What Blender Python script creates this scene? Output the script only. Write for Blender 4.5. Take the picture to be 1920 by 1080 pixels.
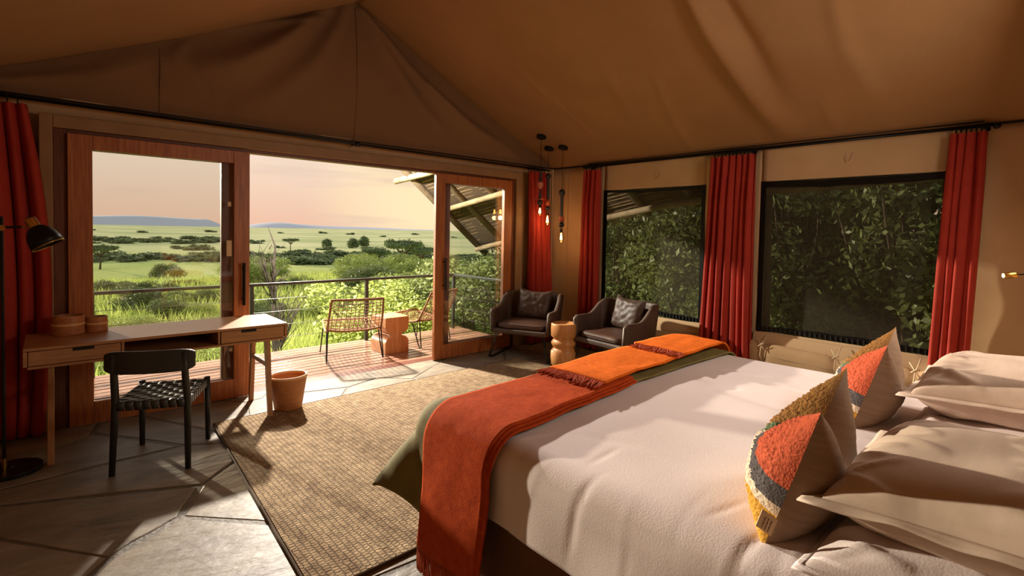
import bpy, bmesh, math, random
import numpy as np
from mathutils import Vector, Matrix, noise
R = random.Random(7)
PI = math.pi
for o in list(bpy.data.objects): bpy.data.objects.remove(o)
sc = bpy.context.scene
COL = sc.collection

# ---------------------------------------------------------------- camera
F_PX, YAW, PITCH, ROLL, PPY = 965.9, math.radians(42.54), math.radians(1.84), math.radians(1.105), 464.5
fw = Vector((math.sin(YAW)*math.cos(PITCH), math.cos(YAW)*math.cos(PITCH), -math.sin(PITCH)))
rt = Vector((math.cos(YAW), -math.sin(YAW), 0)); up = rt.cross(fw)
r2 = rt*math.cos(ROLL)+up*math.sin(ROLL); u2 = -rt*math.sin(ROLL)+up*math.cos(ROLL)
cam = bpy.data.cameras.new('camera'); cam_o = bpy.data.objects.new('camera', cam); COL.objects.link(cam_o)
M3 = Matrix((r2, u2, -fw)).transposed()
cam_o.matrix_world = Matrix.Translation((0, 0, 1.55)) @ M3.to_4x4()
cam.sensor_width = 36; cam.sensor_fit = 'HORIZONTAL'; cam.lens = F_PX/1920*36
cam.shift_y = (PPY-540)/1920; cam.clip_start = .02; cam.clip_end = 20000
sc.camera = cam_o

# ---------------------------------------------------------------- view, world, lights
vs = sc.view_settings
vs.view_transform = 'Standard'; vs.look = 'None'; vs.gamma = 1; vs.use_curve_mapping = False
vs.exposure = 0.0
W = bpy.data.worlds.new('sky'); sc.world = W; W.use_nodes = True
nt = W.node_tree; nt.nodes.clear(); N = nt.nodes.new; LK = nt.links.new
def srgb(r, g, b, a=1):
    f = lambda v: (v/255/12.92) if v/255 <= .04045 else ((v/255+.055)/1.055)**2.4
    return (f(r), f(g), f(b), a)
tc = N('ShaderNodeTexCoord'); sep = N('ShaderNodeSeparateXYZ'); LK(tc.outputs['Generated'], sep.inputs[0])
ramp = N('ShaderNodeValToRGB'); LK(sep.outputs['Z'], ramp.inputs[0]); cr = ramp.color_ramp
cr.elements[0].position = 0.0; cr.elements[0].color = srgb(236, 190, 164)
cr.elements[1].position = .9; cr.elements[1].color = srgb(176, 192, 212)
for p_, c_ in ((.04, srgb(238, 200, 174)), (.10, srgb(242, 214, 190)), (.18, srgb(242, 226, 208)), (.4, srgb(222, 218, 210))):
    e_ = cr.elements.new(p_); e_.color = c_
# yellow brightening of the sky towards the valley end on the right
dot = N('ShaderNodeVectorMath'); dot.operation = 'DOT_PRODUCT'; LK(tc.outputs['Generated'], dot.inputs[0])
dot.inputs[1].default_value = Vector((.60, .79, .05)).normalized()
mr = N('ShaderNodeMapRange'); LK(dot.outputs['Value'], mr.inputs[0]); mr.inputs[1].default_value = .955; mr.inputs[2].default_value = 1.0
mr.interpolation_type = 'SMOOTHSTEP'
mx = N('ShaderNodeMix'); mx.data_type = 'RGBA'; LK(mr.outputs[0], mx.inputs[0]); LK(ramp.outputs[0], mx.inputs[6]); mx.inputs[7].default_value = srgb(255, 230, 184)
# thin layered clouds
mp = N('ShaderNodeMapping'); LK(tc.outputs['Generated'], mp.inputs[0]); mp.inputs['Scale'].default_value = (1.6, 1.6, 18)
nz = N('ShaderNodeTexNoise'); LK(mp.outputs[0], nz.inputs[0]); nz.inputs['Scale'].default_value = 1.7; nz.inputs['Detail'].default_value = 6
cr2 = N('ShaderNodeValToRGB'); LK(nz.outputs[0], cr2.inputs[0]); cr2.color_ramp.elements[0].position = .52; cr2.color_ramp.elements[1].position = .72
mm = N('ShaderNodeMath'); mm.operation = 'MULTIPLY'; LK(cr2.outputs[0], mm.inputs[0]); mm.inputs[1].default_value = .55
mx2 = N('ShaderNodeMix'); mx2.data_type = 'RGBA'; LK(mm.outputs[0], mx2.inputs[0]); LK(mx.outputs[2], mx2.inputs[6]); mx2.inputs[7].default_value = srgb(214, 186, 172)
bg = N('ShaderNodeBackground'); LK(mx2.outputs[2], bg.inputs[0]); bg.inputs[1].default_value = 1.07
wo = N('ShaderNodeOutputWorld'); LK(bg.outputs[0], wo.inputs[0])

def light(name, kind, loc, energy, color, size=.1, direction=None, sizey=None, spot=None):
    l = bpy.data.lights.new(name, kind); l.energy = energy; l.color = color
    if kind == 'SUN': l.angle = size
    elif kind == 'AREA':
        l.size = size
        if sizey: l.shape = 'RECTANGLE'; l.size_y = sizey
    else: l.shadow_soft_size = size
    if spot: l.spot_size = spot; l.spot_blend = .5
    o = bpy.data.objects.new(name, l); COL.objects.link(o); o.location = loc
    if direction: o.rotation_euler = Vector(direction).to_track_quat('-Z', 'Y').to_euler()
    return o
# low evening sun from the front left, and an added unseen veranda light that casts the floor shadows through the open doors
light('evening_sun', 'SUN', (0, 12, 6), 6.5, (1, .84, .66), .02, (.215, -.96, -.155))
light('unseen_veranda_light', 'POINT', (2.9, 7.6, 2.9), 2600, (1, .89, .76), .08)
light('room_fill', 'AREA', (3.65, -.3, 2.25), 34, (1, .86, .72), .9, (-.35, .9, -.35), .7)  # added soft fill near the bed head, out of view, no fixture
sc.cycles.max_bounces = 8; sc.cycles.transparent_max_bounces = 16
sc.cycles.sample_clamp_indirect = 6; sc.cycles.use_denoising = True
sc.cycles.caustics_reflective = False; sc.cycles.caustics_refractive = False

# ---------------------------------------------------------------- materials
def mat(name, col, rough=.6, col2=None, nscale=6, stretch=(1, 1, 1), bump=0, bscale=40, metal=0, spec=.5, detail=4,
        island=0, trans=0, emit=None, estr=0, weave=None, coat=0, objvar=0, sheen=0, wmix=.5, bdist=.01):
    m = bpy.data.materials.new(name); m.use_nodes = True; t = m.node_tree; b = t.nodes['Principled BSDF']
    n = t.nodes.new; L = t.links.new
    b.inputs['Roughness'].default_value = rough; b.inputs['Metallic'].default_value = metal
    b.inputs['Specular IOR Level'].default_value = spec
    if coat: b.inputs['Coat Weight'].default_value = coat; b.inputs['Coat Roughness'].default_value = .15
    if sheen: b.inputs['Sheen Weight'].default_value = sheen
    c4 = (*col[:3], 1); tcn = n('ShaderNodeTexCoord'); out = None
    mpn = n('ShaderNodeMapping'); L(tcn.outputs['Object'], mpn.inputs[0]); mpn.inputs['Scale'].default_value = stretch
    if col2:
        z = n('ShaderNodeTexNoise'); L(mpn.outputs[0], z.inputs[0]); z.inputs['Scale'].default_value = nscale; z.inputs['Detail'].default_value = detail
        z.inputs['Roughness'].default_value = .6
        q = n('ShaderNodeMapRange'); L(z.outputs[0], q.inputs[0]); q.inputs[1].default_value = .32; q.inputs[2].default_value = .68
        x = n('ShaderNodeMix'); x.data_type = 'RGBA'; L(q.outputs[0], x.inputs[0]); x.inputs[6].default_value = c4; x.inputs[7].default_value = (*col2[:3], 1)
        out = x.outputs[2]
    if weave:
        wv = n('ShaderNodeTexBrick'); mw = n('ShaderNodeMapping'); L(tcn.outputs['Object'], mw.inputs[0]); mw.inputs['Scale'].default_value = weave
        L(mw.outputs[0], wv.inputs[0]); wv.inputs['Scale'].default_value = 1; wv.inputs['Mortar Size'].default_value = .09; wv.inputs['Mortar Smooth'].default_value = .8
        wv.inputs['Color1'].default_value = (1, 1, 1, 1); wv.inputs['Color2'].default_value = (.72, .72, .72, 1); wv.inputs['Mortar'].default_value = (.22, .22, .22, 1)
        x = n('ShaderNodeMix'); x.data_type = 'RGBA'; x.blend_type = 'MULTIPLY'; x.inputs[0].default_value = wmix
        if out: L(out, x.inputs[6])
        else: x.inputs[6].default_value = c4
        L(wv.outputs[0], x.inputs[7]); out = x.outputs[2]
    if island or objvar:
        if island: g = n('ShaderNodeNewGeometry'); src = g.outputs['Random Per Island']; amt = island
        else: g = n('ShaderNodeObjectInfo'); src = g.outputs['Random']; amt = objvar
        h = n('ShaderNodeHueSaturation'); q = n('ShaderNodeMapRange'); L(src, q.inputs[0]); q.inputs[3].default_value = 1-amt; q.inputs[4].default_value = 1+amt
        L(q.outputs[0], h.inputs['Value'])
        if out: L(out, h.inputs['Color'])
        else: h.inputs['Color'].default_value = c4
        out = h.outputs[0]
    if out: L(out, b.inputs['Base Color'])
    else: b.inputs['Base Color'].default_value = c4
    if bump:
        z = n('ShaderNodeTexNoise'); L(mpn.outputs[0], z.inputs[0]); z.inputs['Scale'].default_value = bscale; z.inputs['Detail'].default_value = 5
        bb = n('ShaderNodeBump'); bb.inputs['Strength'].default_value = bump; bb.inputs['Distance'].default_value = bdist
        L((wv.outputs[1] if weave else z.outputs[0]), bb.inputs['Height'])
        if weave: bb.invert = True
        L(bb.outputs[0], b.inputs['Normal'])
    if emit: b.inputs['Emission Color'].default_value = (*emit, 1); b.inputs['Emission Strength'].default_value = estr
    if trans:
        tr = n('ShaderNodeBsdfTranslucent'); ms = n('ShaderNodeMixShader'); ms.inputs[0].default_value = trans
        if out: L(out, tr.inputs[0])
        else: tr.inputs[0].default_value = c4
        L(b.outputs[0], ms.inputs[1]); L(tr.outputs[0], ms.inputs[2]); L(ms.outputs[0], t.nodes['Material Output'].inputs[0])
    return m
def see_through(name, tint, mix, col=(.02, .018, .015), gloss=False):
    m = bpy.data.materials.new(name); m.use_nodes = True; t = m.node_tree; t.nodes.clear(); n = t.nodes.new; L = t.links.new
    a = n('ShaderNodeBsdfTransparent'); a.inputs[0].default_value = (*tint, 1); s = n('ShaderNodeMixShader'); o = n('ShaderNodeOutputMaterial')
    if gloss:
        g = n('ShaderNodeBsdfGlossy'); g.inputs['Roughness'].default_value = .01; fr = n('ShaderNodeFresnel'); fr.inputs[0].default_value = 1.45
        # slab thickness is real, so each face reflects once
        L(fr.outputs[0], s.inputs[0])
    else:
        g = n('ShaderNodeBsdfDiffuse'); g.inputs[0].default_value = (*col, 1)
        tcn = n('ShaderNodeTexCoord'); mp_ = n('ShaderNodeMapping'); L(tcn.outputs['Object'], mp_.inputs[0])
        z = n('ShaderNodeTexNoise'); z.inputs['Scale'].default_value = 3; L(mp_.outputs[0], z.inputs[0])
        q = n('ShaderNodeMapRange'); L(z.outputs[0], q.inputs[0]); q.inputs[3].default_value = mix-.06; q.inputs[4].default_value = mix+.06
        L(q.outputs[0], s.inputs[0])
    L(a.outputs[0], s.inputs[1]); L(g.outputs[0], s.inputs[2]); L(s.outputs[0], o.inputs[0])
    return m
M = {}
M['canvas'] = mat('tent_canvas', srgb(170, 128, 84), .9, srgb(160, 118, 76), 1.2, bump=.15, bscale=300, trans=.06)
M['canvas_g_shaded'] = mat('shaded_gable_canvas', srgb(132, 98, 66), .9, srgb(122, 90, 60), 1.2, bump=.15, bscale=300)  # same cloth as the ceiling, colour darkened for its backlit shade
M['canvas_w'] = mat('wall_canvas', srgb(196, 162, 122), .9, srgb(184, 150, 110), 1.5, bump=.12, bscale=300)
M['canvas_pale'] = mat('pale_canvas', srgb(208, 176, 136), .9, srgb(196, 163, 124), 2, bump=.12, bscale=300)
M['red'] = mat('red_curtain_cloth', srgb(178, 50, 30), .8, srgb(166, 42, 26), 8, bump=.2, bscale=500, trans=.10)
M['wood_door'] = mat('orange_hardwood', srgb(182, 112, 60), .42, srgb(142, 78, 38), 5, (14, 14, .8), .1, 30)
M['wood_dark'] = mat('dark_hardwood', srgb(116, 62, 36), .45, srgb(88, 44, 26), 5, (12, 12, .8), .1, 30)
M['wood_beige'] = mat('painted_beige_wood', srgb(150, 116, 78), .6, srgb(138, 104, 68), 3, (2, 2, 2))
M['black'] = mat('black_metal', (.012, .012, .012), .4, metal=.6)
M['blackm'] = mat('matt_black_wood', (.016, .015, .014), .45, (.022, .02, .018), 12)
M['railing'] = mat('grey_green_metal', (.022, .028, .025), .35)
M['steel'] = mat('steel_cable', (.03, .03, .028), .4)
M['stone'] = mat('flagstone', srgb(158, 144, 124), .5, srgb(110, 103, 92), 2.2, (1, 2.2, 1), .8, 6, spec=.4, detail=9, objvar=.16, bdist=.012)
M['mortar'] = mat('mortar', srgb(112, 102, 88), .6, srgb(86, 78, 66), 12, bump=.6, bscale=40)
M['deck'] = mat('wet_red_decking', srgb(168, 132, 112), .16, srgb(132, 94, 76), 7, (1.2, 14, 14), .08, 20, objvar=.12, spec=1.0)
def rug_mat():
    m = mat('woven_rug', srgb(196, 168, 130), .95, srgb(146, 120, 88), 16); t = m.node_tree; n = t.nodes.new; L = t.links.new; b = t.nodes['Principled BSDF']; src = b.inputs['Base Color'].links[0].from_socket
    tc_ = n('ShaderNodeTexCoord'); nz_ = n('ShaderNodeTexNoise'); L(tc_.outputs['Object'], nz_.inputs[0]); nz_.inputs['Scale'].default_value = 45; nz_.inputs['Detail'].default_value = 3
    ad = n('ShaderNodeVectorMath'); ad.operation = 'MULTIPLY_ADD'; L(nz_.outputs['Color'], ad.inputs[0]); ad.inputs[1].default_value = (.022, .022, 0); L(tc_.outputs['Object'], ad.inputs[2])
    mp_ = n('ShaderNodeMapping'); mp_.inputs['Rotation'].default_value = (0, 0, PI/2); L(ad.outputs[0], mp_.inputs[0])
    br = n('ShaderNodeTexBrick'); L(mp_.outputs[0], br.inputs[0]); br.inputs['Scale'].default_value = 1; br.inputs['Brick Width'].default_value = .022; br.inputs['Row Height'].default_value = .030; br.inputs['Mortar Size'].default_value = .0045; br.inputs['Mortar Smooth'].default_value = 1.0
    br.inputs['Color1'].default_value = (1, 1, 1, 1); br.inputs['Color2'].default_value = (.62, .60, .56, 1); br.inputs['Mortar'].default_value = (.16, .14, .12, 1)
    x = n('ShaderNodeMix'); x.data_type = 'RGBA'; x.blend_type = 'MULTIPLY'; x.inputs[0].default_value = .56; L(src, x.inputs[6]); L(br.outputs[0], x.inputs[7]); L(x.outputs[2], b.inputs['Base Color'])
    bb = n('ShaderNodeBump'); bb.invert = True; bb.inputs['Distance'].default_value = .006; L(br.outputs['Fac'], bb.inputs['Height']); L(bb.outputs[0], b.inputs['Normal']); return m
M['rug'] = rug_mat()
M['rug_edge'] = mat('rug_binding', srgb(92, 72, 50), .9)
M['oak'] = mat('oak_veneer', srgb(186, 136, 92), .36, srgb(160, 110, 72), 5, (1.2, 16, 16), .06, 30)
M['oak_v'] = mat('oak_leg', srgb(184, 136, 94), .4, srgb(156, 108, 70), 5, (16, 16, 1.2), .06, 30)
M['black_gap'] = mat('dark_recess', (.01, .008, .006), .8)
M['bent'] = mat('bentwood', srgb(196, 132, 82), .4, srgb(150, 88, 48), 5, (3, 3, 18))
M['bent_l'] = mat('pale_bentwood', srgb(236, 190, 138), .45, srgb(214, 162, 110), 6, (3, 3, 12))
M['basket'] = mat('basket_wood', srgb(194, 134, 84), .5, srgb(166, 104, 60), 4, (2, 2, 26), .3, 26)
M['leather'] = mat('brown_leather', srgb(84, 64, 54), .5, srgb(70, 50, 40), 5, bump=.25, bscale=130)
M['leather_s'] = mat('seat_leather', srgb(90, 62, 50), .42, srgb(74, 48, 36), 5, bump=.25, bscale=130)
M['turned'] = mat('turned_pale_wood', srgb(214, 152, 92), .45, srgb(188, 124, 70), 4, (8, 8, 1.2))
M['cube'] = mat('orange_block_wood', srgb(206, 154, 102), .45, srgb(176, 120, 72), 4, (7, 7, 1), .08)
M['rope'] = mat('tan_rope', srgb(158, 118, 84), .8, srgb(126, 90, 62), 60, bump=.6, bscale=200)
M['white'] = mat('white_cotton', srgb(226, 214, 212), .85, srgb(220, 206, 204), 2, bump=.1, bscale=160, spec=.3)
M['linen'] = mat('pink_beige_linen', srgb(212, 190, 172), .85, srgb(202, 180, 162), 3, (1, 8, 8), .15, 120)
M['linen_d'] = mat('taupe_linen', srgb(160, 134, 110), .85, srgb(144, 118, 96), 5, (1, 1, 14), .2, 60)
M['olive'] = mat('olive_bedspread', srgb(120, 108, 54), .85, srgb(98, 88, 42), 6, bump=.2, bscale=120)
M['throwA'] = mat('rust_wool', srgb(192, 80, 34), .95, srgb(170, 64, 28), 30, bump=.5, bscale=220, spec=.08)
M['throwB'] = mat('orange_wool', srgb(230, 116, 34), .95, srgb(212, 98, 26), 30, bump=.5, bscale=220, spec=.08)
M['fringe'] = mat('fringe_wool', srgb(176, 72, 36), .9)
M['bedbase'] = mat('bed_base_cloth', srgb(110, 70, 36), .85, srgb(96, 60, 30), 5)
M['brass'] = mat('brass', srgb(196, 146, 72), .3, metal=1)
M['copper'] = mat('copper_bead', srgb(190, 92, 50), .4)
M['pink'] = mat('salmon_bead', srgb(200, 120, 92), .6)
M['bulb'] = mat('filament', (1, .6, .2), .5, emit=(1, .50, .14), estr=26)
M['bulbglass'] = mat('bulb_glow', (1, .7, .35), .3, emit=(1, .56, .20), estr=3.2)
M['ledglow'] = mat('lamp_lens', (1, .7, .35), .3, emit=(1, .72, .35), estr=30)
M['shade_in'] = mat('shade_inside', srgb(230, 150, 60), .5, emit=(1, .45, .08), estr=.5)
M['glass'] = see_through('door_glass', (.97, .98, .97), 0, gloss=True)
M['mesh'] = see_through('insect_mesh', (.86, .84, .78), .42, (.10, .085, .06))
M['cord'] = mat('pale_cord', srgb(214, 190, 156), .8)
M['tag'] = mat('woven_label', srgb(226, 196, 160), .8); M['ink'] = mat('label_ink', srgb(120, 90, 66), .8)
for k_, c_ in dict(t_or=(206, 92, 56), t_gr=(92, 84, 84), t_wh=(228, 206, 180), t_ye=(206, 150, 44), t_gn=(112, 132, 92), t_mu=(158, 110, 50)).items():
    M[k_] = mat('tufted_wool_'+k_[2:], srgb(*c_), .95, tuple(v*.75 for v in srgb(*c_)[:3]), 60, bump=.6, bscale=150)
M['leaf'] = mat('bush_leaves', srgb(128, 140, 84), .5, srgb(98, 112, 64), 1.2, island=.42, trans=.35, spec=.35)
M['leaf_b'] = mat('bright_shrub_leaves', srgb(176, 188, 104), .5, srgb(142, 160, 84), 1.2, island=.38, trans=.35, spec=.35)
M['leaf_f'] = mat('distant_tree_leaves', srgb(122, 138, 94), .8, srgb(104, 122, 80), .3, island=.2, trans=.2)
M['bark'] = mat('bark', srgb(104, 88, 70), .9, srgb(70, 58, 46), 8, bump=.5)
M['deadbark'] = mat('grey_dead_bark', srgb(66, 58, 50), .9, srgb(46, 40, 34), 8, bump=.5)
M['pole'] = mat('roof_pole', srgb(150, 132, 100), .8, srgb(104, 88, 66), 4, (1, 1, 1), .4, 20)
M['pole_d'] = mat('dark_roof_pole', srgb(98, 84, 62), .8, srgb(70, 58, 42), 4, bump=.4, bscale=20)
M['thatch'] = mat('thatch', srgb(86, 68, 46), .95, srgb(48, 38, 26), 6, (20, 1.5, 20), 1, 30)
M['batten'] = mat('reed_battens', srgb(140, 116, 84), .9, srgb(92, 72, 50), 9, island=.25)
M['grass'] = mat('tall_grass', srgb(206, 216, 122), .8, srgb(176, 192, 98), .3, island=.3, trans=.4)
M['hill'] = mat('hazed_far_hills', srgb(204, 206, 210), 1, srgb(196, 198, 204), .001)  # distance haze is put into this pale bluish base colour
# savanna ground: large patches of yellow and green grass
g = bpy.data.materials.new('savanna_grass'); g.use_nodes = True; t = g.node_tree; b = t.nodes['Principled BSDF']; b.inputs['Roughness'].default_value = 1
b.inputs['Specular IOR Level'].default_value = 0
n = t.nodes.new; L = t.links.new; tcn = n('ShaderNodeTexCoord')
def nlayer(scale, lo, hi, det=5, st=(1, 1, 1)):
    m_ = n('ShaderNodeMapping'); L(tcn.outputs['Object'], m_.inputs[0]); m_.inputs['Scale'].default_value = st
    z = n('ShaderNodeTexNoise'); L(m_.outputs[0], z.inputs[0]); z.inputs['Scale'].default_value = scale; z.inputs['Detail'].default_value = det
    q = n('ShaderNodeMapRange'); L(z.outputs[0], q.inputs[0]); q.inputs[1].default_value = lo; q.inputs[2].default_value = hi; return q.outputs[0]
def mixc(fac, a_, b_, mult=None):
    x = n('ShaderNodeMix'); x.data_type = 'RGBA'; L(fac, x.inputs[0])
    for s_, v in ((6, a_), (7, b_)):
        if isinstance(v, tuple): x.inputs[s_].default_value = v
        else: L(v, x.inputs[s_])
    return x.outputs[2]
c = mixc(nlayer(.05, .35, .65), srgb(222, 226, 128), srgb(196, 210, 104))
c = mixc(nlayer(.9, .45, .7), c, srgb(164, 182, 92))
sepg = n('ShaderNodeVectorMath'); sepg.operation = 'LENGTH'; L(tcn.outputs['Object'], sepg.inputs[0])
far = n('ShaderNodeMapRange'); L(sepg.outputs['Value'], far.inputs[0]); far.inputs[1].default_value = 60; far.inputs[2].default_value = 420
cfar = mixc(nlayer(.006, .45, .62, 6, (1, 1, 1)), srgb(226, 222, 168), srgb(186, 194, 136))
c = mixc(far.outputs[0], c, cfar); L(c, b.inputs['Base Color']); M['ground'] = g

# ---------------------------------------------------------------- helpers
class MB:
    def __init__(s): s.v = []; s.f = []; s.mi = []
    def add(s, vs, fs, mi=0):
        o = len(s.v); s.v += [tuple(p) for p in vs]; s.f += [tuple(o+i for i in f) for f in fs]; s.mi += [mi]*len(fs); return s
    def box(s, x0, x1, y0, y1, z0, z1, mi=0):
        return s.add([(x, y, z) for x in (x0, x1) for y in (y0, y1) for z in (z0, z1)],
                     [(0, 1, 3, 2), (4, 6, 7, 5), (0, 4, 5, 1), (2, 3, 7, 6), (0, 2, 6, 4), (1, 5, 7, 3)], mi)
    def hexa(s, bot, top, mi=0):     # four bottom, four top corners in the same order
        return s.add(list(bot)+list(top), [(3, 2, 1, 0), (4, 5, 6, 7)]+[(i, (i+1) % 4, 4+(i+1) % 4, 4+i) for i in range(4)], mi)
    def tube(s, pts, r, n=8, mi=0, caps=True):
        pts = [Vector(p) for p in pts]; k = len(pts); rs = r if isinstance(r, (list, tuple)) else [r]*k
        prev = None; vs = []
        for i, p in enumerate(pts):
            d = (pts[min(i+1, k-1)]-pts[max(i-1, 0)]).normalized()
            a = (Vector((0, 0, 1)) if abs(d.z) < .9 else Vector((1, 0, 0))) if prev is None else prev
            a = (a-d*a.dot(d)).normalized(); bb = d.cross(a); prev = a
            vs += [p+(a*math.cos(2*PI*j/n)+bb*math.sin(2*PI*j/n))*rs[i] for j in range(n)]
        fs = [(i*n+j, i*n+(j+1) % n, (i+1)*n+(j+1) % n, (i+1)*n+j) for i in range(k-1) for j in range(n)]
        if caps: fs += [tuple(range(n))[::-1], tuple((k-1)*n+j for j in range(n))]
        return s.add(vs, fs, mi)
    def lathe(s, prof, n=24, c=(0, 0, 0), sx=1, sy=1, axis=None, mi=0, cap=True):
        q = Vector(axis).to_track_quat('Z', 'Y') if axis else None; vs = []
        for r, z in prof:
            for j in range(n):
                p = Vector((r*sx*math.cos(2*PI*j/n), r*sy*math.sin(2*PI*j/n), z))
                if q: p = q @ p
                vs.append(p+Vector(c))
        k = len(prof); fs = [(i*n+j, i*n+(j+1) % n, (i+1)*n+(j+1) % n, (i+1)*n+j) for i in range(k-1) for j in range(n)]
        if cap:
            if prof[0][0] > 1e-5: fs.append(tuple(range(n))[::-1])
            if prof[-1][0] > 1e-5: fs.append(tuple((k-1)*n+j for j in range(n)))
        return s.add(vs, fs, mi)
    def grid(s, fn, nu, nv, mi=None, closed=False):
        vs = [fn(i/nu, j/nv) for j in range(nv+1) for i in range(nu+1)]
        fs = [(j*(nu+1)+i, j*(nu+1)+i+1, (j+1)*(nu+1)+i+1, (j+1)*(nu+1)+i) for j in range(nv) for i in range(nu)]
        o = len(s.f); s.add(vs, fs)
        if mi:
            for j in range(nv):
                for i in range(nu): s.mi[o+j*nu+i] = mi((i+.5)/nu, (j+.5)/nv)
        return s
    def build(s, name, mats, parent=None, smooth=False, kind=None, bevel=0, solid=0, sub=0, angle=None, seg=2):
        me = bpy.data.meshes.new(name); me.from_pydata(s.v, [], s.f); me.update()
        for m in (mats if isinstance(mats, (list, tuple)) else [mats]): me.materials.append(M[m])
        if any(s.mi): me.polygons.foreach_set('material_index', s.mi)
        if smooth: me.polygons.foreach_set('use_smooth', [True]*len(s.f))
        o = bpy.data.objects.new(name, me); COL.objects.link(o)
        if parent: o.parent = parent
        if kind: o['kind'] = kind
        if solid: m = o.modifiers.new('thickness', 'SOLIDIFY'); m.thickness = solid; m.offset = 0
        if bevel: m = o.modifiers.new('bevel', 'BEVEL'); m.width = bevel; m.segments = seg; m.limit_method = 'ANGLE'
        if sub: m = o.modifiers.new('subdivision', 'SUBSURF'); m.levels = m.render_levels = sub
        return o
def tag(o, label, cat, group=None, kind=None):
    o['label'] = label; o['category'] = cat
    if group: o['group'] = group
    if kind: o['kind'] = kind
    return o
def thing(name, label, cat, loc=(0, 0, 0), rz=0, group=None):
    o = bpy.data.objects.new(name, None); COL.objects.link(o); o.location = loc; o.rotation_euler = (0, 0, rz); o.empty_display_size = .1
    return tag(o, label, cat, group)
def struct(mb, name, mats, parent=None, **k):
    o = mb.build(name, mats, parent, **k); o['kind'] = 'structure'; return o
def dup(o, parent=None):
    c = o.copy(); COL.objects.link(c)
    if parent: c.parent = parent
    for ch in list(o.children): dup(ch, c)
    return c
def nz3(x, y, z=0.0): return noise.noise(Vector((x, y, z)))
def lerp(a, b, t): return a+(b-a)*t
def sm(t): t = max(0, min(1, t)); return t*t*(3-2*t)

# ---------------------------------------------------------------- room shell
XL, XR, YF, YB, ZE = -.62, 5.5, 5.15, -.55, 2.46
XA, ZA = 2.45, 3.9
fb = MB().box(XL-.1, XR+.1, YB-.1, YF-.02, -.14, -.0055); floor = struct(fb, 'floor', 'mortar')
# irregular flagstones: clipped Voronoi cells
def clip(poly, px, py, nx, ny):
    out = []
    for i in range(len(poly)):
        a = poly[i]; b_ = poly[(i+1) % len(poly)]
        da = (a[0]-px)*nx+(a[1]-py)*ny; db = (b_[0]-px)*nx+(b_[1]-py)*ny
        if da <= 0: out.append(a)
        if da*db < 0: t_ = da/(da-db); out.append((a[0]+(b_[0]-a[0])*t_, a[1]+(b_[1]-a[1])*t_))
    return out
seeds = []
rs = random.Random(21)
gy = YB
for j in range(9):
    for i in range(8):
        seeds.append((XL+(i+.5+(j % 2)*.35)*.82+rs.uniform(-.38, .38), YB+(j+.5)*.66+rs.uniform(-.32, .32)))
for i, (sx, sy) in enumerate(seeds):
    poly = [(XL, YB), (XR, YB), (XR, YF-.03), (XL, YF-.03)]
    for j, (tx, ty) in enumerate(seeds):
        if i == j or abs(tx-sx)+abs(ty-sy) > 4: continue
        d = math.hypot(tx-sx, ty-sy); nx, ny = (tx-sx)/d, (ty-sy)/d; gap = .004+.005*((i*7+j*3) % 4 if i < j else (j*7+i*3) % 4)
        poly = clip(poly, (sx+tx)/2-nx*gap, (sy+ty)/2-ny*gap, nx, ny)
        if len(poly) < 3: break
    if len(poly) < 3: continue
    # roughen the edges a little
    rp = []
    for k in range(len(poly)):
        a = poly[k]; b_ = poly[(k+1) % len(poly)]; L_ = math.hypot(b_[0]-a[0], b_[1]-a[1]); rp.append(a)
        if L_ > .25:
            for q in (.33, .66):
                w = rs.uniform(-.009, .003); nx, ny = (b_[1]-a[1])/L_, -(b_[0]-a[0])/L_
                rp.append((lerp(a[0], b_[0], q)+nx*w, lerp(a[1], b_[1], q)+ny*w))
    cx = sum(p[0] for p in rp)/len(rp); cy = sum(p[1] for p in rp)/len(rp); tz = rs.uniform(-.002, .0); tx_, ty_ = rs.uniform(-.002, .002), rs.uniform(-.002, .002)
    zz = lambda x, y: tz+tx_*(x-cx)+ty_*(y-cy)
    k = len(rp); inset = lambda p: (p[0]+(cx-p[0])*.014, p[1]+(cy-p[1])*.014)
    vsx = [(p[0]-cx, p[1]-cy, -.013) for p in rp]+[(p[0]-cx, p[1]-cy, zz(*p)-.003) for p in rp]+[(inset(p)[0]-cx, inset(p)[1]-cy, zz(*inset(p))) for p in rp]
    fsx = [(q, (q+1) % k, k+(q+1) % k, k+q) for q in range(k)]+[(k+q, k+(q+1) % k, 2*k+(q+1) % k, 2*k+q) for q in range(k)]+[tuple(2*k+q for q in range(k))]
    so = MB().add(vsx, fsx).build('stone', 'stone', floor); so.location = (cx, cy, 0)
thr = struct(MB().box(XL, XR, YF-.03, YF+.12, -.06, -.004), 'trim_1', 'wood_dark')

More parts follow.
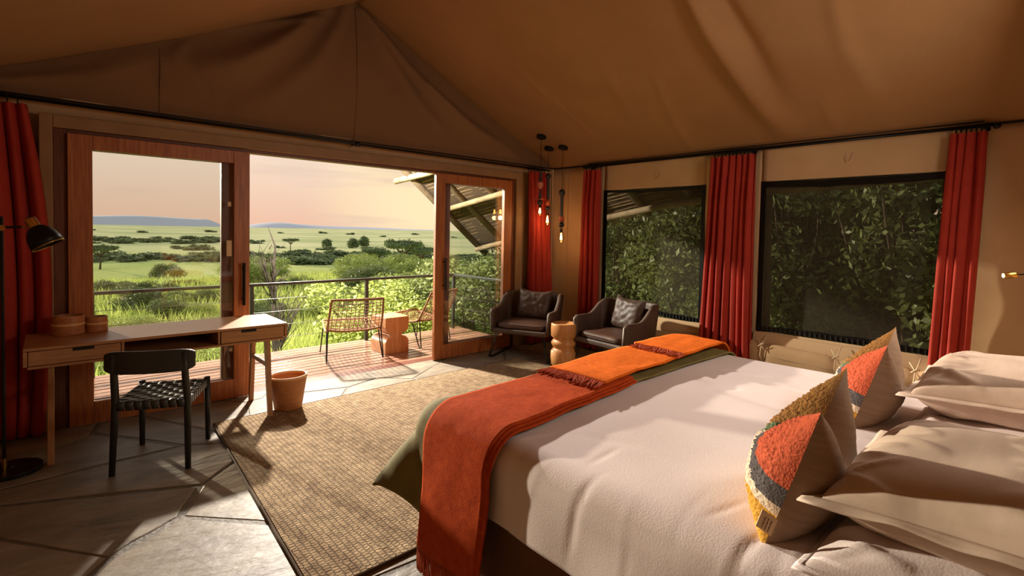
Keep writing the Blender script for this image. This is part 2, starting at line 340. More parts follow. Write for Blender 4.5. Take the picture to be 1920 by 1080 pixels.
# ceiling: two canvas slopes with creases
def crease(polys, p, q):
    d = 0
    for pts, w, a in polys:
        best = 9; along = 0; tot = len(pts)-1
        for i in range(tot):
            ax, ay = pts[i]; bx, by = pts[i+1]; ux, uy = bx-ax, by-ay; l2 = ux*ux+uy*uy or 1e-9
            t_ = max(0, min(1, ((p-ax)*ux+(q-ay)*uy)/l2)); dd = math.hypot(p-ax-ux*t_, q-ay-uy*t_)
            if dd < best: best = dd; along = (i+t_)/tot
        ww = w*(.45+1.1*along); x = best/ww
        if x < 3: d += a*math.exp(-x*x)*math.sin(PI*min(1, .12+along*.88))**.5
    return d
slope = (ZA-ZE)/(XR-XA)
ceil_cr = [([(3.45, 2.0), (3.9, 2.02), (4.4, 2.0), (4.9, 1.95), (5.4, 1.88)], .10, -.085), ([(3.3, 1.82), (4.2, 1.80), (5.0, 1.84)], .07, .05),
           ([(3.4, 4.1), (4.5, 4.0), (5.4, 3.9)], .025, -.012), ([(4.2, 2.7), (5.0, 2.9), (5.45, 2.9)], .05, -.014), ([(3.4, 1.1), (4.4, 1.2), (5.3, 1.1)], .07, -.02),
           ([(3.9, 3.1), (4.8, 3.3)], .05, -.012), ([(4.9, 1.5), (5.4, 1.5)], .04, -.015), ([(4.6, .5), (5.3, .6)], .05, -.015)]
def ceil_r(u, v):
    x = lerp(XA, XR+.02, u); y = lerp(YB-.05, YF+.05, v)
    z = ZA-(x-XA)*slope - .015*math.sin(PI*u)*(1-.3*math.sin(PI*2*v)) + crease(ceil_cr, x, y) + .012*nz3(x*1.2, y*.8, 3)*math.sin(PI*u)
    return (x, y, z)
def ceil_l(u, v):
    x = lerp(XA, XL-.02, u); y = lerp(YB-.05, YF+.05, v)
    return (x, y, ZA-(XA-x)*slope*(ZA-ZE)/((XA-XL)*slope) - .05*math.sin(PI*u)+.02*nz3(x*1.2, y*.8, 9)*math.sin(PI*u))
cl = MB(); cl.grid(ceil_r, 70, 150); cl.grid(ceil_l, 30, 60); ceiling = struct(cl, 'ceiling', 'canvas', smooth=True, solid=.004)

# front wall: gable canvas with drapes above a straight band around the doors
DX0, DX1, DZ = .02, 4.74, 2.30      # door opening incl. frame
gable_cr = [([(2.15, 3.74), (2.0, 3.6), (1.82, 3.38), (1.55, 3.14), (1.05, 2.78)], .10, -.075),
            ([(1.85, 3.45), (1.6, 3.2), (1.3, 2.98), (.7, 2.75)], .09, -.06),
            ([(2.35, 3.85), (2.2, 3.5), (2.0, 3.15), (1.6, 2.75), (1.3, 2.56)], .10, -.065),
            ([(.9, 3.05), (.8, 2.85)], .06, -.03), ([(2.5, 3.8), (2.85, 3.35), (3.2, 2.95), (3.65, 2.62)], .07, -.05),
            ([(2.5, 3.82), (3.05, 3.35), (3.6, 2.95), (4.3, 2.6)], .07, -.06), ([(3.3, 3.2), (3.9, 2.85), (4.9, 2.5)], .06, -.045),
            ([(-.3, 2.5), (.3, 2.66), (.75, 2.92)], .07, -.04), ([(2.1, 3.6), (1.5, 3.4), (.9, 3.15)], .05, -.04)]
gm = MB()
for side in (0, 1):
    def gfn(u, v, side=side):
        x = lerp(XL, XA, u) if side == 0 else lerp(XA, XR, u)
        top = lerp(ZE, ZA, u) if side == 0 else lerp(ZA, ZE, u)
        z = lerp(ZE, top, v)
        hh = (z-ZE)/(ZA-ZE)
        y = YF - .10*math.sin(PI*min(1, v*1.02))*(top-ZE)*.5 + crease(gable_cr, x, z)*1.0*min(1, v*6+.1)+.008*nz3(x*2, z*2)
        return (x, y, z+.02*v)
    gm.grid(gfn, 90, 60)
struct(gm, 'wall_front_gable', 'canvas_g_shaded', smooth=True)
w = MB(); w.box(XL, DX0, YF, YF+.05, 0, ZE+.02); w.box(DX1, XR, YF, YF+.05, 0, ZE+.02); w.box(DX0, DX1, YF, YF+.05, DZ, ZE+.02)
wf = struct(w, 'wall_front', 'canvas_w')
# seams of the gable canvas
for (xa, za, zb) in ((2.44, ZE, 3.84), (.74, ZE, 3.0)):
    pts = [(xa, YF-.10*math.sin(PI*min(1, (z-ZE)/max(.01, (lerp(ZE, ZA, (xa-XL)/(XA-XL))-ZE))*1.0))*(lerp(ZE, ZA, (xa-XL)/(XA-XL))-ZE)*.5+crease(gable_cr, xa, z)-.004, z) for z in [lerp(za, zb, k/14) for k in range(15)]]
    MB().tube(pts, .006, 5).build('seam', 'canvas_g_shaded', bpy.data.objects['wall_front_gable'])
# right wall with two mesh windows
WN = [(2.80, 4.21, .55, 2.11), (.70, 2.20, .57, 2.11)]
w = MB()
def wallpanel(mb, y0, y1, z0, z1, nu=24, nv=18, amp=.008):
    mb.grid(lambda u, v: (XR-.0+amp*nz3(lerp(y0, y1, u)*2.5, lerp(z0, z1, v)*2.5, 5), lerp(y0, y1, u), lerp(z0, z1, v)), nu, nv)
wallpanel(w, YB, .70, 0, ZE, 30, 40, .02); wallpanel(w, 2.20, 2.80, 0, ZE); wallpanel(w, 4.21, YF+.05, 0, ZE)
for y0, y1, z0, z1 in WN: wallpanel(w, y0, y1, 0, z0); wallpanel(w, y0, y1, z1, ZE)
struct(w, 'wall_right', 'canvas_pale', smooth=True, solid=.012)
w = MB(); w.box(XL-.05, XL, YB, YF+.05, 0, ZE+.02); struct(w, 'wall_left', 'canvas_w')
w = MB(); w.add([(XL, YB, 0), (XR, YB, 0), (XR, YB, ZE+.15), (XA, YB, ZA+.15), (XL, YB, ZE+.15), (XL, YB-.05, 0), (XR, YB-.05, 0), (XR, YB-.05, ZE+.15), (XA, YB-.05, ZA+.15), (XL, YB-.05, ZE+.15)],
               [(0, 1, 2, 3, 4), (9, 8, 7, 6, 5), (0, 5, 6, 1), (1, 6, 7, 2), (2, 7, 8, 3), (3, 8, 9, 4), (4, 9, 5, 0)]); struct(w, 'wall_back', 'canvas_w')
struct(MB().tube([(XR-.02, YF-.02, 0), (XR-.02, YF-.02, ZE)], .014, 8), 'trim_2', 'canvas_pale')
for nm, (y, wd, dp) in dict(trim_3=(4.52, .035, .03), trim_4=(4.86, .03, .02)).items():
    struct(MB().box(XR-dp, XR, y-wd, y+wd, .0, 2.36), nm, 'canvas_w' if nm == 'trim_3' else 'canvas_pale')
for i, (y0, y1, z0, z1) in enumerate(WN):
    wo_ = struct(MB().grid(lambda u, v: (XR+.01+.02*math.sin(PI*u)*math.sin(PI*v), lerp(y0, y1, u), lerp(z0, z1, v)), 12, 10), 'window_%d' % (i+1), 'mesh', smooth=True)
    tp = .06 if i else .03
    bd = MB(); bd.box(XR-.012, XR+.006, y0, y0+.045, z0, z1); bd.box(XR-.012, XR+.006, y1-.045, y1, z0, z1)
    bd.grid(lambda u, v: (XR-.008, lerp(y0, y1, u), z1-tp*(1-v)-.02*math.sin(PI*u)+.012*nz3(u*9, 3)), 30, 1)
    bd.grid(lambda u, v: (XR-.008, lerp(y0, y1, u), z0+.05*v+.02*math.sin(PI*u)-.01*nz3(u*9, 8)), 30, 1)
    bd.build('frame', 'black', wo_)
    zt = MB()
    for k in range(34): zt.box(XR-.016, XR-.01, lerp(y0, y1, (k+.5)/34)-.006, lerp(y0, y1, (k+.5)/34)+.006, z0+.01, z0+.055)
    zt.build('hook_tape', 'blackm', wo_, kind='stuff')
# edge tube of the eaves and piping
struct(MB().tube([(XR-.03, YB, ZE-.005), (XR-.03, YF-.05, ZE-.005)], .008, 6).tube([(XL, YF-.05, ZE-.005), (XR-.03, YF-.05, ZE-.005)], .008, 6), 'trim_5', 'black')

# rolled window flaps tied under each window
def flap(y0, y1, zc, r, ties, label):
    cy = (y0+y1)/2; t_ = thing('rolled_window_flap', label, 'window flap', (XR-.05, cy, zc-.3), 0, None)
    L0 = Vector(t_.location)
    def fn(u, v):
        y = lerp(y0, y1, u); a = 2*PI*v; pin = 1-.25*sum(math.exp(-((y-ty)/.05)**2) for ty in ties)
        sag = .03*math.sin(PI*u)
        rr = r*pin*(1+.10*nz3(y*3, v*3))
        return Vector((XR-.075-rr*.75*math.cos(a), y, zc-sag-.09*0-r*.0+rr*1.35*math.sin(a)*(1 if math.sin(a) > 0 else 1.5)))-L0
    MB().grid(fn, 60, 24).build('roll', 'canvas_w', t_, smooth=True)
    MB().grid(lambda u, v: Vector((XR-.02-.03*math.sin(PI*v)*(1+.5*nz3(u*8, 1)), lerp(y0, y1, u), zc-.02+.22*v-.02*math.sin(PI*u)))-L0, 40, 8).build('flap_cloth', 'canvas_pale', t_, smooth=True)
    for ty in ties:
        p = Vector((XR-.15, ty, zc+.09))-L0
        MB().tube([p+Vector((.09, -.02, .10)), p+Vector((.02, -.01, .03)), p, p+Vector((0, .01, -.10)), p+Vector((.02, 0, -.16))], .005, 5).tube([p+Vector((0, -.03, .02)), p+Vector((-.012, 0, .012)), p+Vector((0, .03, -.015))], .005, 5).tube(
            [p+Vector((.05, .05, .06)), p+Vector((0, .0, 0)), p+Vector((.0, -.035, -.05))], .005, 5).build('tie_cord', 'cord', t_, smooth=True)
flap(.62, 2.22, .36, .085, (2.09, 1.43, .85), 'rolled beige canvas flap with knotted cords under the right window')
flap(2.78, 4.22, .36, .055, (3.5,), 'loose beige canvas flap under the left window behind armchair')
for (y, z, lb) in ((3.42, 2.25, 'small cord loop on the canvas above the left mesh window'), (1.43, 2.28, 'small cord loop on the canvas above the right mesh window')):
    k = MB(); k.tube([(0, -.03, .05), (-.008, -.028, 0), (-.012, -.015, -.03), (-.012, .01, -.035), (-.008, .025, -.01), (0, .02, .05)], .004, 5)
    o = k.build('cord_loop', 'cord', smooth=True); o.location = (XR-.004, y, z); tag(o, lb, 'cord loop')

# ---------------------------------------------------------------- sliding doors
def bar(mb, x0, x1, z0, z1, y, d=.045): mb.box(x0, x1, y-d/2, y+d/2, z0, z1); return mb
dm = MB(); bar(dm, .0, .075, 0, 2.34, 5.11, .12); bar(dm, 4.70, 4.80, 0, 2.34, 5.11, .12); bar(dm, 0.075, 4.70, 2.245, 2.34, 5.11, .12)
door = struct(dm, 'door_1', 'wood_beige', bevel=.006)
fm = MB(); bar(fm, .075, .155, 0, 2.245, 5.14, .11); bar(fm, 4.60, 4.70, 0, 2.245, 5.14, .11); bar(fm, .155, 4.60, 2.215, 2.245, 5.14, .11)
fr_o = fm.build('inner_frame', 'wood_dark', door, bevel=.004); tr_o = MB()
def leaf(x0, x1, y, sl, sr, name, label, m='wood_door', hx=None, bot=.175, top=2.105):
    f_ = MB(); bar(f_, x0, x0+sl, .005, 2.215, y); bar(f_, x1-sr, x1, .005, 2.215, y); bar(f_, x0+sl, x1-sr, top, 2.215, y); bar(f_, x0+sl, x1-sr, .005, bot, y)
    o = f_.build(name, m, door, bevel=.004); o['label'] = label
    gmb = MB().box(x0+sl-.01, x1-sr+.01, y-.004, y+.004, bot-.01, top+.01); gmb.build('glass_pane', 'glass', o)
    if hx is not None:
        h = MB(); h.tube([(hx, y-.07, .84), (hx, y-.07, 1.22)], .014, 8); h.tube([(hx, y-.07, .89), (hx, y-.02, .89)], .008, 6); h.tube([(hx, y-.07, 1.17), (hx, y-.02, 1.17)], .008, 6)
        ho = h.build('handle', 'black', o, smooth=False); ho['label'] = 'black bar handle'
    return o
leaf(.155, 1.405, 5.075, .145, .13, 'sliding_leaf', 'front sliding glass leaf at the left, behind the desk', hx=1.345)
leaf(.10, 1.33, 5.14, .12, .14, 'sliding_leaf', 'rear glass leaf at the left', m='wood_dark')
leaf(3.42, 4.62, 5.075, .13, .13, 'sliding_leaf', 'front sliding glass leaf at the right, by the armchair', hx=3.535)
leaf(3.50, 4.66, 5.14, .17, .12, 'sliding_leaf', 'rear glass leaf at the right', m='wood_dark')
# paper notices and latch on the left rear stile
MB().box(1.215, 1.255, 5.045, 5.047, 1.28, 1.42).build('notice', 'cord', door); MB().box(1.225, 1.25, 5.045, 5.047, 1.72, 1.76).build('notice', 'cord', door)

# ---------------------------------------------------------------- deck
dk = struct(MB().box(-1.6, 4.95, 5.27, 6.70, -.32, -.16), 'deck', 'wood_dark')
nb = 12; bw = (6.72-5.285)/nb
bme = None
for k in range(nb):
    y0 = 5.285+k*bw
    if bme is None:
        bme = MB().box(-1.65, 5.0,     .010, bw-.010, -.16, -.012).build('board', 'deck', dk, bevel=.003); bme.location = (0, y0, 0)
    else:
        c_ = bme.copy(); COL.objects.link(c_); c_.location = (R.uniform(-.01, .01), y0, R.uniform(-.0015, .001))
# railing
rl = thing('deck_railing', 'dark metal railing with cables along the deck edge', 'railing', (1.9, 6.65, 0))
RO = Vector((1.9, 6.65, 0))
def rb(x0, x1, y0, y1, z0, z1): return MB().box(x0-RO.x, x1-RO.x, y0-RO.y, y1-RO.y, z0, z1)
rb(-1.6, 4.88, 6.625, 6.675, .825, .86).build('top_rail', 'railing', rl, bevel=.006); rb(4.83, 4.88, 5.25, 6.625, .825, .86).build('top_rail', 'railing', rl, bevel=.006)
for x in (-1.11, .38, 1.87, 3.36, 4.855): rb(x-.022, x+.022, 6.628, 6.672, -.05, .825).build('post', 'railing', rl, bevel=.003)
rb(4.833, 4.877, 5.25, 5.29, -.05, .825).build('post', 'railing', rl, bevel=.003)
for z in (.17, .33, .50, .66):
    MB().tube([Vector((-1.6, 6.65, z))-RO, Vector((4.855, 6.65, z))-RO], .003, 5).build('cable', 'steel', rl)
    MB().tube([Vector((4.855, 6.65, z))-RO, Vector((4.855, 5.27, z))-RO], .003, 5).build('cable', 'steel', rl)

# ---------------------------------------------------------------- exterior ground and hills
def gh(x, y):
    r_ = math.hypot(x-2, y-6); s_ = sm((y-9)/150)*11.5
    near = -.95 - .35*sm((y-6.5)/6)
    far_ = 0 if r_ < 250 else 22*sm((r_-500)/2500)*sm((.15-(x/max(1, y)))*2.0)
    return near - s_ + .25*nz3(x*.05, y*.05)*min(1, r_/20) + min(6, r_*.004)*nz3(x*.004, y*.004, 4)*.5 + far_*.6
gmb = MB(); vs_ = [(2, 6, gh(2, 6))]; NA = 120
rads = [.8*1.105**k for k in range(92)]
for r_ in rads: vs_ += [(2+r_*math.cos(2*PI*j/NA), 6+r_*math.sin(2*PI*j/NA), gh(2+r_*math.cos(2*PI*j/NA), 6+r_*math.sin(2*PI*j/NA))) for j in range(NA)]
fs_ = [(0, 1+j, 1+(j+1) % NA) for j in range(NA)]
for i in range(len(rads)-1): fs_ += [(1+i*NA+j, 1+(i+1)*NA+j, 1+(i+1)*NA+(j+1) % NA, 1+i*NA+(j+1) % NA) for j in range(NA)]
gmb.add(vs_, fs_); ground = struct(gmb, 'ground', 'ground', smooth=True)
def hills(name, a0, a1, d, base, prof, label):
    mb = MB(); K = 60
    def fn(u, v):
        a = lerp(a0, a1, u); rr = d+v*900; h_ = base+prof(u)*math.sin(PI/2*min(1, v*2.0))*(1 if v < .6 else 1-(v-.6)*.5)
        return (rr*math.sin(a), rr*math.cos(a), h_)
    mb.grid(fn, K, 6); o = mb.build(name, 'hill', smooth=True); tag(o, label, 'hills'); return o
hills('hill_range', math.radians(-14), math.radians(13.6), 6200, -20, lambda u: 18+92*(sm(u*6)*sm((1-u)*14))*(.9+.1*math.sin(u*19)), 'long flat haze-blue hill range on the horizon at the left')
hills('hill_range', math.radians(13.8), math.radians(34), 6600, -20, lambda u: 18+85*(sm(u*4)*(1-u)**1.5)*(.9+.15*math.sin(u*11)), 'low haze-blue hills sloping down behind the bare tree')

# ---------------------------------------------------------------- vegetation
def leaves(n, lobes, size, seed, flat=0.0, shell=.65, asp=.45, mname='leaf', zsq=1):
    rg = np.random.default_rng(seed); lob = np.array(lobes, float); wts = lob[:, 3]**2; idx = rg.choice(len(lob), n, p=wts/wts.sum())
    d = rg.normal(size=(n, 3)); d /= np.linalg.norm(d, axis=1)[:, None]; rad = shell+(1-shell)*rg.random(n); rad = np.where(rg.random(n) < .2, rg.random(n), rad)
    P = lob[idx, :3]+d*rad[:, None]*lob[idx, 3][:, None]*np.array([1, 1, zsq]); P += rg.normal(size=(n, 3))*size*1.0
    a = rg.normal(size=(n, 3))+np.array([0, 0, flat]); a /= np.linalg.norm(a, axis=1)[:, None]; b_ = np.cross(a, rg.normal(size=(n, 3))); b_ /= np.linalg.norm(b_, axis=1)[:, None]; c_ = np.cross(a, b_)
    s_ = size*(.6+.8*rg.random(n))[:, None]
    V = np.stack([P-b_*s_, P+c_*s_*asp, P+b_*s_, P-c_*s_*asp], 1).reshape(-1, 3)
    me = bpy.data.meshes.new('foliage'); me.vertices.add(4*n); me.vertices.foreach_set('co', V.ravel().astype(np.float32)); me.loops.add(4*n); me.loops.foreach_set('vertex_index', np.arange(4*n, dtype=np.int32))
    me.polygons.add(n); me.polygons.foreach_set('loop_start', np.arange(0, 4*n, 4, dtype=np.int32)); me.update(calc_edges=True); me.materials.append(M[mname]); return me
def blob_lobes(n, R_, H, seed, base=.2):
    q = random.Random(seed); return [(q.uniform(-1, 1)*R_*.7, q.uniform(-1, 1)*R_*.7, q.uniform(base, 1)*H, R_*q.uniform(.25, .5)) for _ in range(n)]
def stems_mb(n, R_, H, seed, r=.015):
    q = random.Random(seed); m = MB()
    for k in range(n):
        a = q.uniform(0, 2*PI); d = q.uniform(.2, 1)*R_*.6; x0, y0 = q.uniform(-.25, .25)*R_, q.uniform(-.25, .25)*R_
        pts = [(x0+math.cos(a)*d*t_+q.uniform(-.05, .05)*H*.4, y0+math.sin(a)*d*t_+q.uniform(-.05, .05)*H*.4, H*.9*t_) for t_ in (0, .25, .5, .75, 1)]
        m.tube(pts, [r, r*.85, r*.65, r*.45, r*.2], 5)
    return m
def plant(name, label, cat, loc, foliage, stemmb, group=None, sc_=(1, 1, 1), rz=0, bark='bark'):
    t_ = thing(name, label, cat, loc, rz, group); t_.scale = sc_
    fo = bpy.data.objects.new('foliage', foliage); COL.objects.link(fo); fo.parent = t_; fo['kind'] = 'stuff'
    if stemmb: stemmb.build('stems', bark, t_, smooth=True)
    return t_
def redup(src, loc, s_, rz, label, group):
    c_ = dup(src); c_.location = loc; c_.scale = s_; c_.rotation_euler = (0, 0, rz); c_['label'] = label
    if group: c_['group'] = group
    elif 'group' in c_: del c_['group']
    return c_
# dense tall bushes beyond the right wall
GH = 'tall dense bushes outside the mesh windows'
LH = 'tall dense dark green bush outside the mesh windows of the right wall'
protos = [plant('dense_bush', LH, 'bush', (9, 5, -1), leaves(17000, blob_lobes(26, 1.5, 3.6, 30+k, .12), .062, 5+k), stems_mb(16, 1.5, 3.8, 60+k, .03), GH) for k in range(3)]
hb = [(8.7, -2.2, 1.05), (8.9, -.4, 1.1), (8.6, 1.3, 1.0), (8.9, 3.0, .98), (9.0, 4.8, .95), (9.3, 6.6, .86), (10.8, -1.5, 1.3), (11, .6, 1.35), (11.2, 2.6, 1.3), (11.4, 4.6, 1.2), (12.0, 6.6, 1.02), (9.2, -4.2, 1.2), (12.6, 8.6, .8)]
for k, (x, y, s_) in enumerate(hb):
    pr_ = protos[k % 3]
    if k < 3: pr_.location = (x, y, gh(x, y)-.1); pr_.scale = (s_, s_, s_*1.02); pr_.rotation_euler = (0, 0, k*1.3)
    else: redup(pr_, (x, y, gh(x, y)-.1), (s_, s_, s_*R.uniform(.95, 1.05)), R.uniform(0, 6), LH, GH)
# shrubs beyond the deck
sh1 = plant('leafy_shrub', 'large leafy pale green shrub right beyond the railing behind the wooden block table', 'bush', (4.9, 8.4, 0), leaves(12000, blob_lobes(18, 1.1, 1.8, 90, .1), .045, 11, mname='leaf_b'), stems_mb(10, 1, 1.8, 91, .015))
sh1.location = (4.7, 8.8, gh(4.9, 8.4)-.15); sh1.scale = (1.2, 1.0, .80)
sh2 = plant('leafy_shrub', 'dark green leafy shrub seen through the right glass door above the armchair', 'bush', (6.6, 7.6, 0), leaves(13000, blob_lobes(18, 1.1, 1.9, 94, .1), .045, 12, mname='leaf'), stems_mb(10, 1, 1.8, 95, .015))
sh2.location = (6.5, 8.2, gh(6.6, 7.6)-.1); sh2.scale = (1.15, 1.1, .95)
SG = 'pale green shrubs on the slope below the deck'
SL = 'pale green leafy shrub on the grassy slope below the deck'
sv = [(6.5, 11.5, 1.0, .62), (8.2, 10.5, 1.1, .8), (8.8, 14.5, 1.2, .6), (10.5, 12.8, 1.2, .8), (6.9, 15.0, 1.1, .5), (12.5, 17, 1.4, .7), (10, 19, 1.4, .5), (14.5, 21, 1.6, .7), (12, 24, 1.5, .6), (17.5, 25, 1.8, .7), (16, 30, 1.7, .6), (21, 30, 1.9, .75), (4.4, 15.5, .8, .4), (1.2, 17, .6, .22),
      (-.4, 13, .5, .25), (5.2, 22, 1.0, .25), (.6, 24, .8, .2), (8, 28, 1.4, .6), (3, 33, 1.0, .25), (12, 38, 1.7, .7), (19, 40, 2.0, .8), (6, 45, 1.3, .35), (-2, 38, 1.0, .25), (26, 44, 2.4, 1.0), (16, 52, 2.2, .8), (1, 58, 1.3, .3), (30, 60, 2.6, 1), (10, 66, 2.2, .8), (22, 70, 2.6, .9)]
for k, (x, y, s_, hz_) in enumerate(sv):
    if y > 28: s_ *= .62
    hz_ = min(hz_, (1.45-.038*math.hypot(x, y)-gh(x, y))/(2.4*s_)); redup(sh1 if k % 3 else sh2, (x, y, gh(x, y)-.15), (s_, s_, s_*hz_), R.uniform(0, 6), SL, SG)
for px_, d, s_, lb in ((372, 13.5, .62, 'small bright green shrub just under the railing in the left glass door'), (195, 12.5, .5, 'small shrub at the lower left edge of the left glass door view'), (330, 22, .5, 'low thorny shrub in mid grass left of the door stile'), (560, 17, .45, 'low shrub right of the bare tree')):
    a_ = math.radians(42.54)+math.atan((px_-960)/F_PX); redup(sh1, (d*math.sin(a_), d*math.cos(a_), gh(d*math.sin(a_), d*math.cos(a_))-.1), (s_, s_, s_*.55), d, lb, None)
q = random.Random(44)
for k in range(26):
    px_ = q.uniform(180, 640); d = 11+26*q.random()**1.3; s_ = q.uniform(.22, .5)*(1+d/40); a_ = math.radians(42.54)+math.atan((px_-960)/F_PX); x, y = d*math.sin(a_), d*math.cos(a_)
    if abs(px_-512) < 30: continue
    redup(sh1 if k % 2 else sh2, (x, y, gh(x, y)-.05), (s_*1.2, s_, s_*q.uniform(.35, .6)), k, 'low shrub scattered in the tall grass below the deck', 'low shrubs in the tall grass')
# far shrub belts: small clumps
fp = plant('far_bush', 'dark green bush in the belts of scrub across the plain', 'bush', (0, 90, 0), leaves(700, blob_lobes(9, 3.2, 3.0, 120, .1), .42, 21, mname='leaf_f', asp=.7), None, 'far bushes in the belts across the plain')
bel = []
q = random.Random(5)
for (d0, d1, a0, a1, cnt) in ((235, 275, -2, 44, 84), (205, 225, 16, 46, 24), (470, 560, -2, 17, 44), (560, 640, 0, 14, 14), (340, 380, 2, 40, 7), (900, 1500, 0, 44, 12)):
    for k in range(cnt):
        a = math.radians(lerp(a0, a1, (k+q.uniform(-.4, .4))/cnt)); d = q.uniform(d0, d1); bel.append((d*math.sin(a), d*math.cos(a), q.uniform(.7, 1.5)*(1+d/1600)))
for k, (x, y, s_) in enumerate(bel):
    o = fp if k == 0 else redup(fp, (0, 0, 0), (1, 1, 1), 0, fp['label'], fp['group'])
    o.location = (x, y, gh(x, y)-.5); o.scale = (s_*1.6, s_*1.2, s_*.50); o.rotation_euler = (0, 0, q.uniform(0, 6))
# four round trees on the plain
rtp = None
def at(px_, d, z=None):
    v = fw*F_PX+r2*(px_-960)+u2*(PPY-430); v = Vector((v.x, v.y, 0)).normalized()*d; return (v.x, v.y, gh(v.x, v.y) if z is None else z)
for k, (px_, d, s_, lb) in enumerate(((613, 400, .9, 'leftmost of the four round dark trees on the plain'), (663, 380, 1.05, 'second round dark tree from the left on the plain'), (685, 410, 1.2, 'tallest round dark tree, third from the left on the plain'), (736, 390, .9, 'rightmost of the four round dark trees on the plain'))):
    if rtp is None: rtp = plant('round_tree', lb, 'tree', (0, 0, 0), leaves(2500, blob_lobes(12, 3.6, 5.2, 140, .25), .4, 31, mname='leaf_f', asp=.7), MB().tube([(0, 0, 0), (.1, 0, 3)], [.35, .2], 6)); o = rtp
    else: o = redup(rtp, (0, 0, 0), (1, 1, 1), k, lb, None)
    o.location = at(px_, d); o.scale = (s_,)*3
# flat topped acacias
def acacia(seed, H=7.2, Rr=4.6):
    q = random.Random(seed); m = MB(); m.tube([(0, 0, 0), (.15, 0, H*.3), (-.1, .1, H*.6)], [.3, .24, .2], 7); lob = []
    for k in range(9):
        a = k*2*PI/9+q.uniform(-.3, .3); d = Rr*q.uniform(.35, .85); e = (math.cos(a)*d, math.sin(a)*d, H*q.uniform(.86, .95)); m.tube([(-.1, .1, H*.55), (e[0]*.5, e[1]*.5, H*.75), e], [.15, .1, .04], 5); lob.append((*e, Rr*q.uniform(.25, .4)))
    lob.append((0, 0, H*.95, Rr*.4)); return lob, m
lb_, st_ = acacia(1); ac = plant('acacia_tree', 'flat-topped acacia tree seen at the left edge of the left glass door', 'tree', (0, 0, 0), leaves(3200, lb_, .25, 41, mname='leaf_f', asp=.7, zsq=.28), st_)
ac.location = at(187, 205)
for px_, d, s_, lb in ((486, 150, .8, 'spreading acacia just left of the bare tree'), (545, 330, .95, 'small flat-topped acacia right of the bare tree'), (757, 62, .52, 'bright flat acacia on the slope near the right door'), (705, 70, .48, 'rounded acacia on the slope left of the bright one'), (790, 75, .5, 'acacia on the slope beside the right door stile'), (522, 170, .6, 'acacia hidden partly behind the bare tree')):
    redup(ac, at(px_, d), (s_,)*3, d, lb, None)
# bare tree beyond the railing
q = random.Random(11); bt = thing('bare_tree', 'leafless grey tree standing beyond the railing in the open doorway', 'tree', (3.19, 10, gh(3.19, 10)-.05)); tm = MB(); bm_ = MB()
def branch(m, p, d, l, r, dep):
    pts = [p]; n_ = 5
    for k in range(n_): d = (d+Vector((q.uniform(-.18, .18), q.uniform(-.18, .18), q.uniform(-.05, .12)))).normalized(); p = p+d*l/n_; pts.append(p)
    m.tube(pts, [lerp(r, r*.35, k/n_) for k in range(n_+1)], 5)
    if dep > 0:
        for k in range(4 if dep > 1 else 5):
            j = q.randint(1, n_); a = q.uniform(0, 2*PI); nd = (d*.7+Vector((math.cos(a), math.sin(a), q.uniform(-.1, .7)))*.7).normalized(); branch(bm_, pts[j], nd, l*q.uniform(.3, .5), r*.4, dep-1) if q.random() < .6 else None
mp_ = [Vector(v) for v in ((0, 0, 0), (.03, .02, .5), (-.02, 0, 1.0), (.04, .02, 1.5), (.0, -.02, 2.0), (.03, 0, 2.4), (-.05, 0, 2.62), (-.10, .02, 2.78))]
tm.tube(mp_, [.045, .04, .034, .03, .024, .017, .010, .004], 7)
for k in range(15):
    z_ = q.uniform(.5, 2.5); a_ = q.uniform(0, 2*PI); j_ = min(6, int(z_/.38)); b0 = mp_[j_].lerp(mp_[j_+1], .5); b0 = Vector((b0.x, b0.y, z_)); branch(bm_, b0, Vector((math.cos(a_), math.sin(a_), q.uniform(.2, 1.1))).normalized(), q.uniform(.25, .6)*(1.15-z_/3.4), .011, 1 if k % 3 else 0); branch(tm, Vector((.03, 0, .1)), Vector((.16, .1, 1)), 1.3, .018, 1); branch(tm, Vector((.03, 0, 1.3)), Vector((-.3, -.3, 1)), 1.0, .014, 1)
tm.build('trunk', 'deadbark', bt, smooth=True); bm_.build('branches', 'deadbark', bt, smooth=True)
# grass blades
rg = np.random.default_rng(3); n_ = 60000; ang = rg.uniform(-.35, 1.05, n_); rr = 4.2+44*rg.random(n_)**1.7; gx = rr*np.sin(ang)+1; gyv = rr*np.cos(ang)+3.0
ok = (gyv > 6.85) | (gx > 7.2); gx = gx[ok]; gyv = gyv[ok]; n_ = len(gx); gz = np.array([gh(a, b_) for a, b_ in zip(gx, gyv)]); hgt = (.16+.28*rg.random(n_))*(1+.02*gyv); dr = rg.uniform(0, 2*PI, n_); wd = .010+.0011*gyv
V = np.stack([np.stack([gx-np.cos(dr)*wd, gyv-np.sin(dr)*wd, gz-.03], 1), np.stack([gx+np.cos(dr)*wd, gyv+np.sin(dr)*wd, gz-.03], 1), np.stack([gx+rg.normal(size=n_)*hgt*.35, gyv+rg.normal(size=n_)*hgt*.35, gz+hgt], 1)], 1).reshape(-1, 3)
me = bpy.data.meshes.new('grass'); me.vertices.add(3*n_); me.vertices.foreach_set('co', V.ravel().astype(np.float32)); me.loops.add(3*n_); me.loops.foreach_set('vertex_index', np.arange(3*n_, dtype=np.int32)); me.polygons.add(n_); me.polygons.foreach_set('loop_start', np.arange(0, 3*n_, 3, dtype=np.int32)); me.update(calc_edges=True); me.materials.append(M['grass'])
go = bpy.data.objects.new('grass', me); COL.objects.link(go); tag(go, 'tall yellow-green grass growing on the slope below the deck', 'grass', kind='stuff')

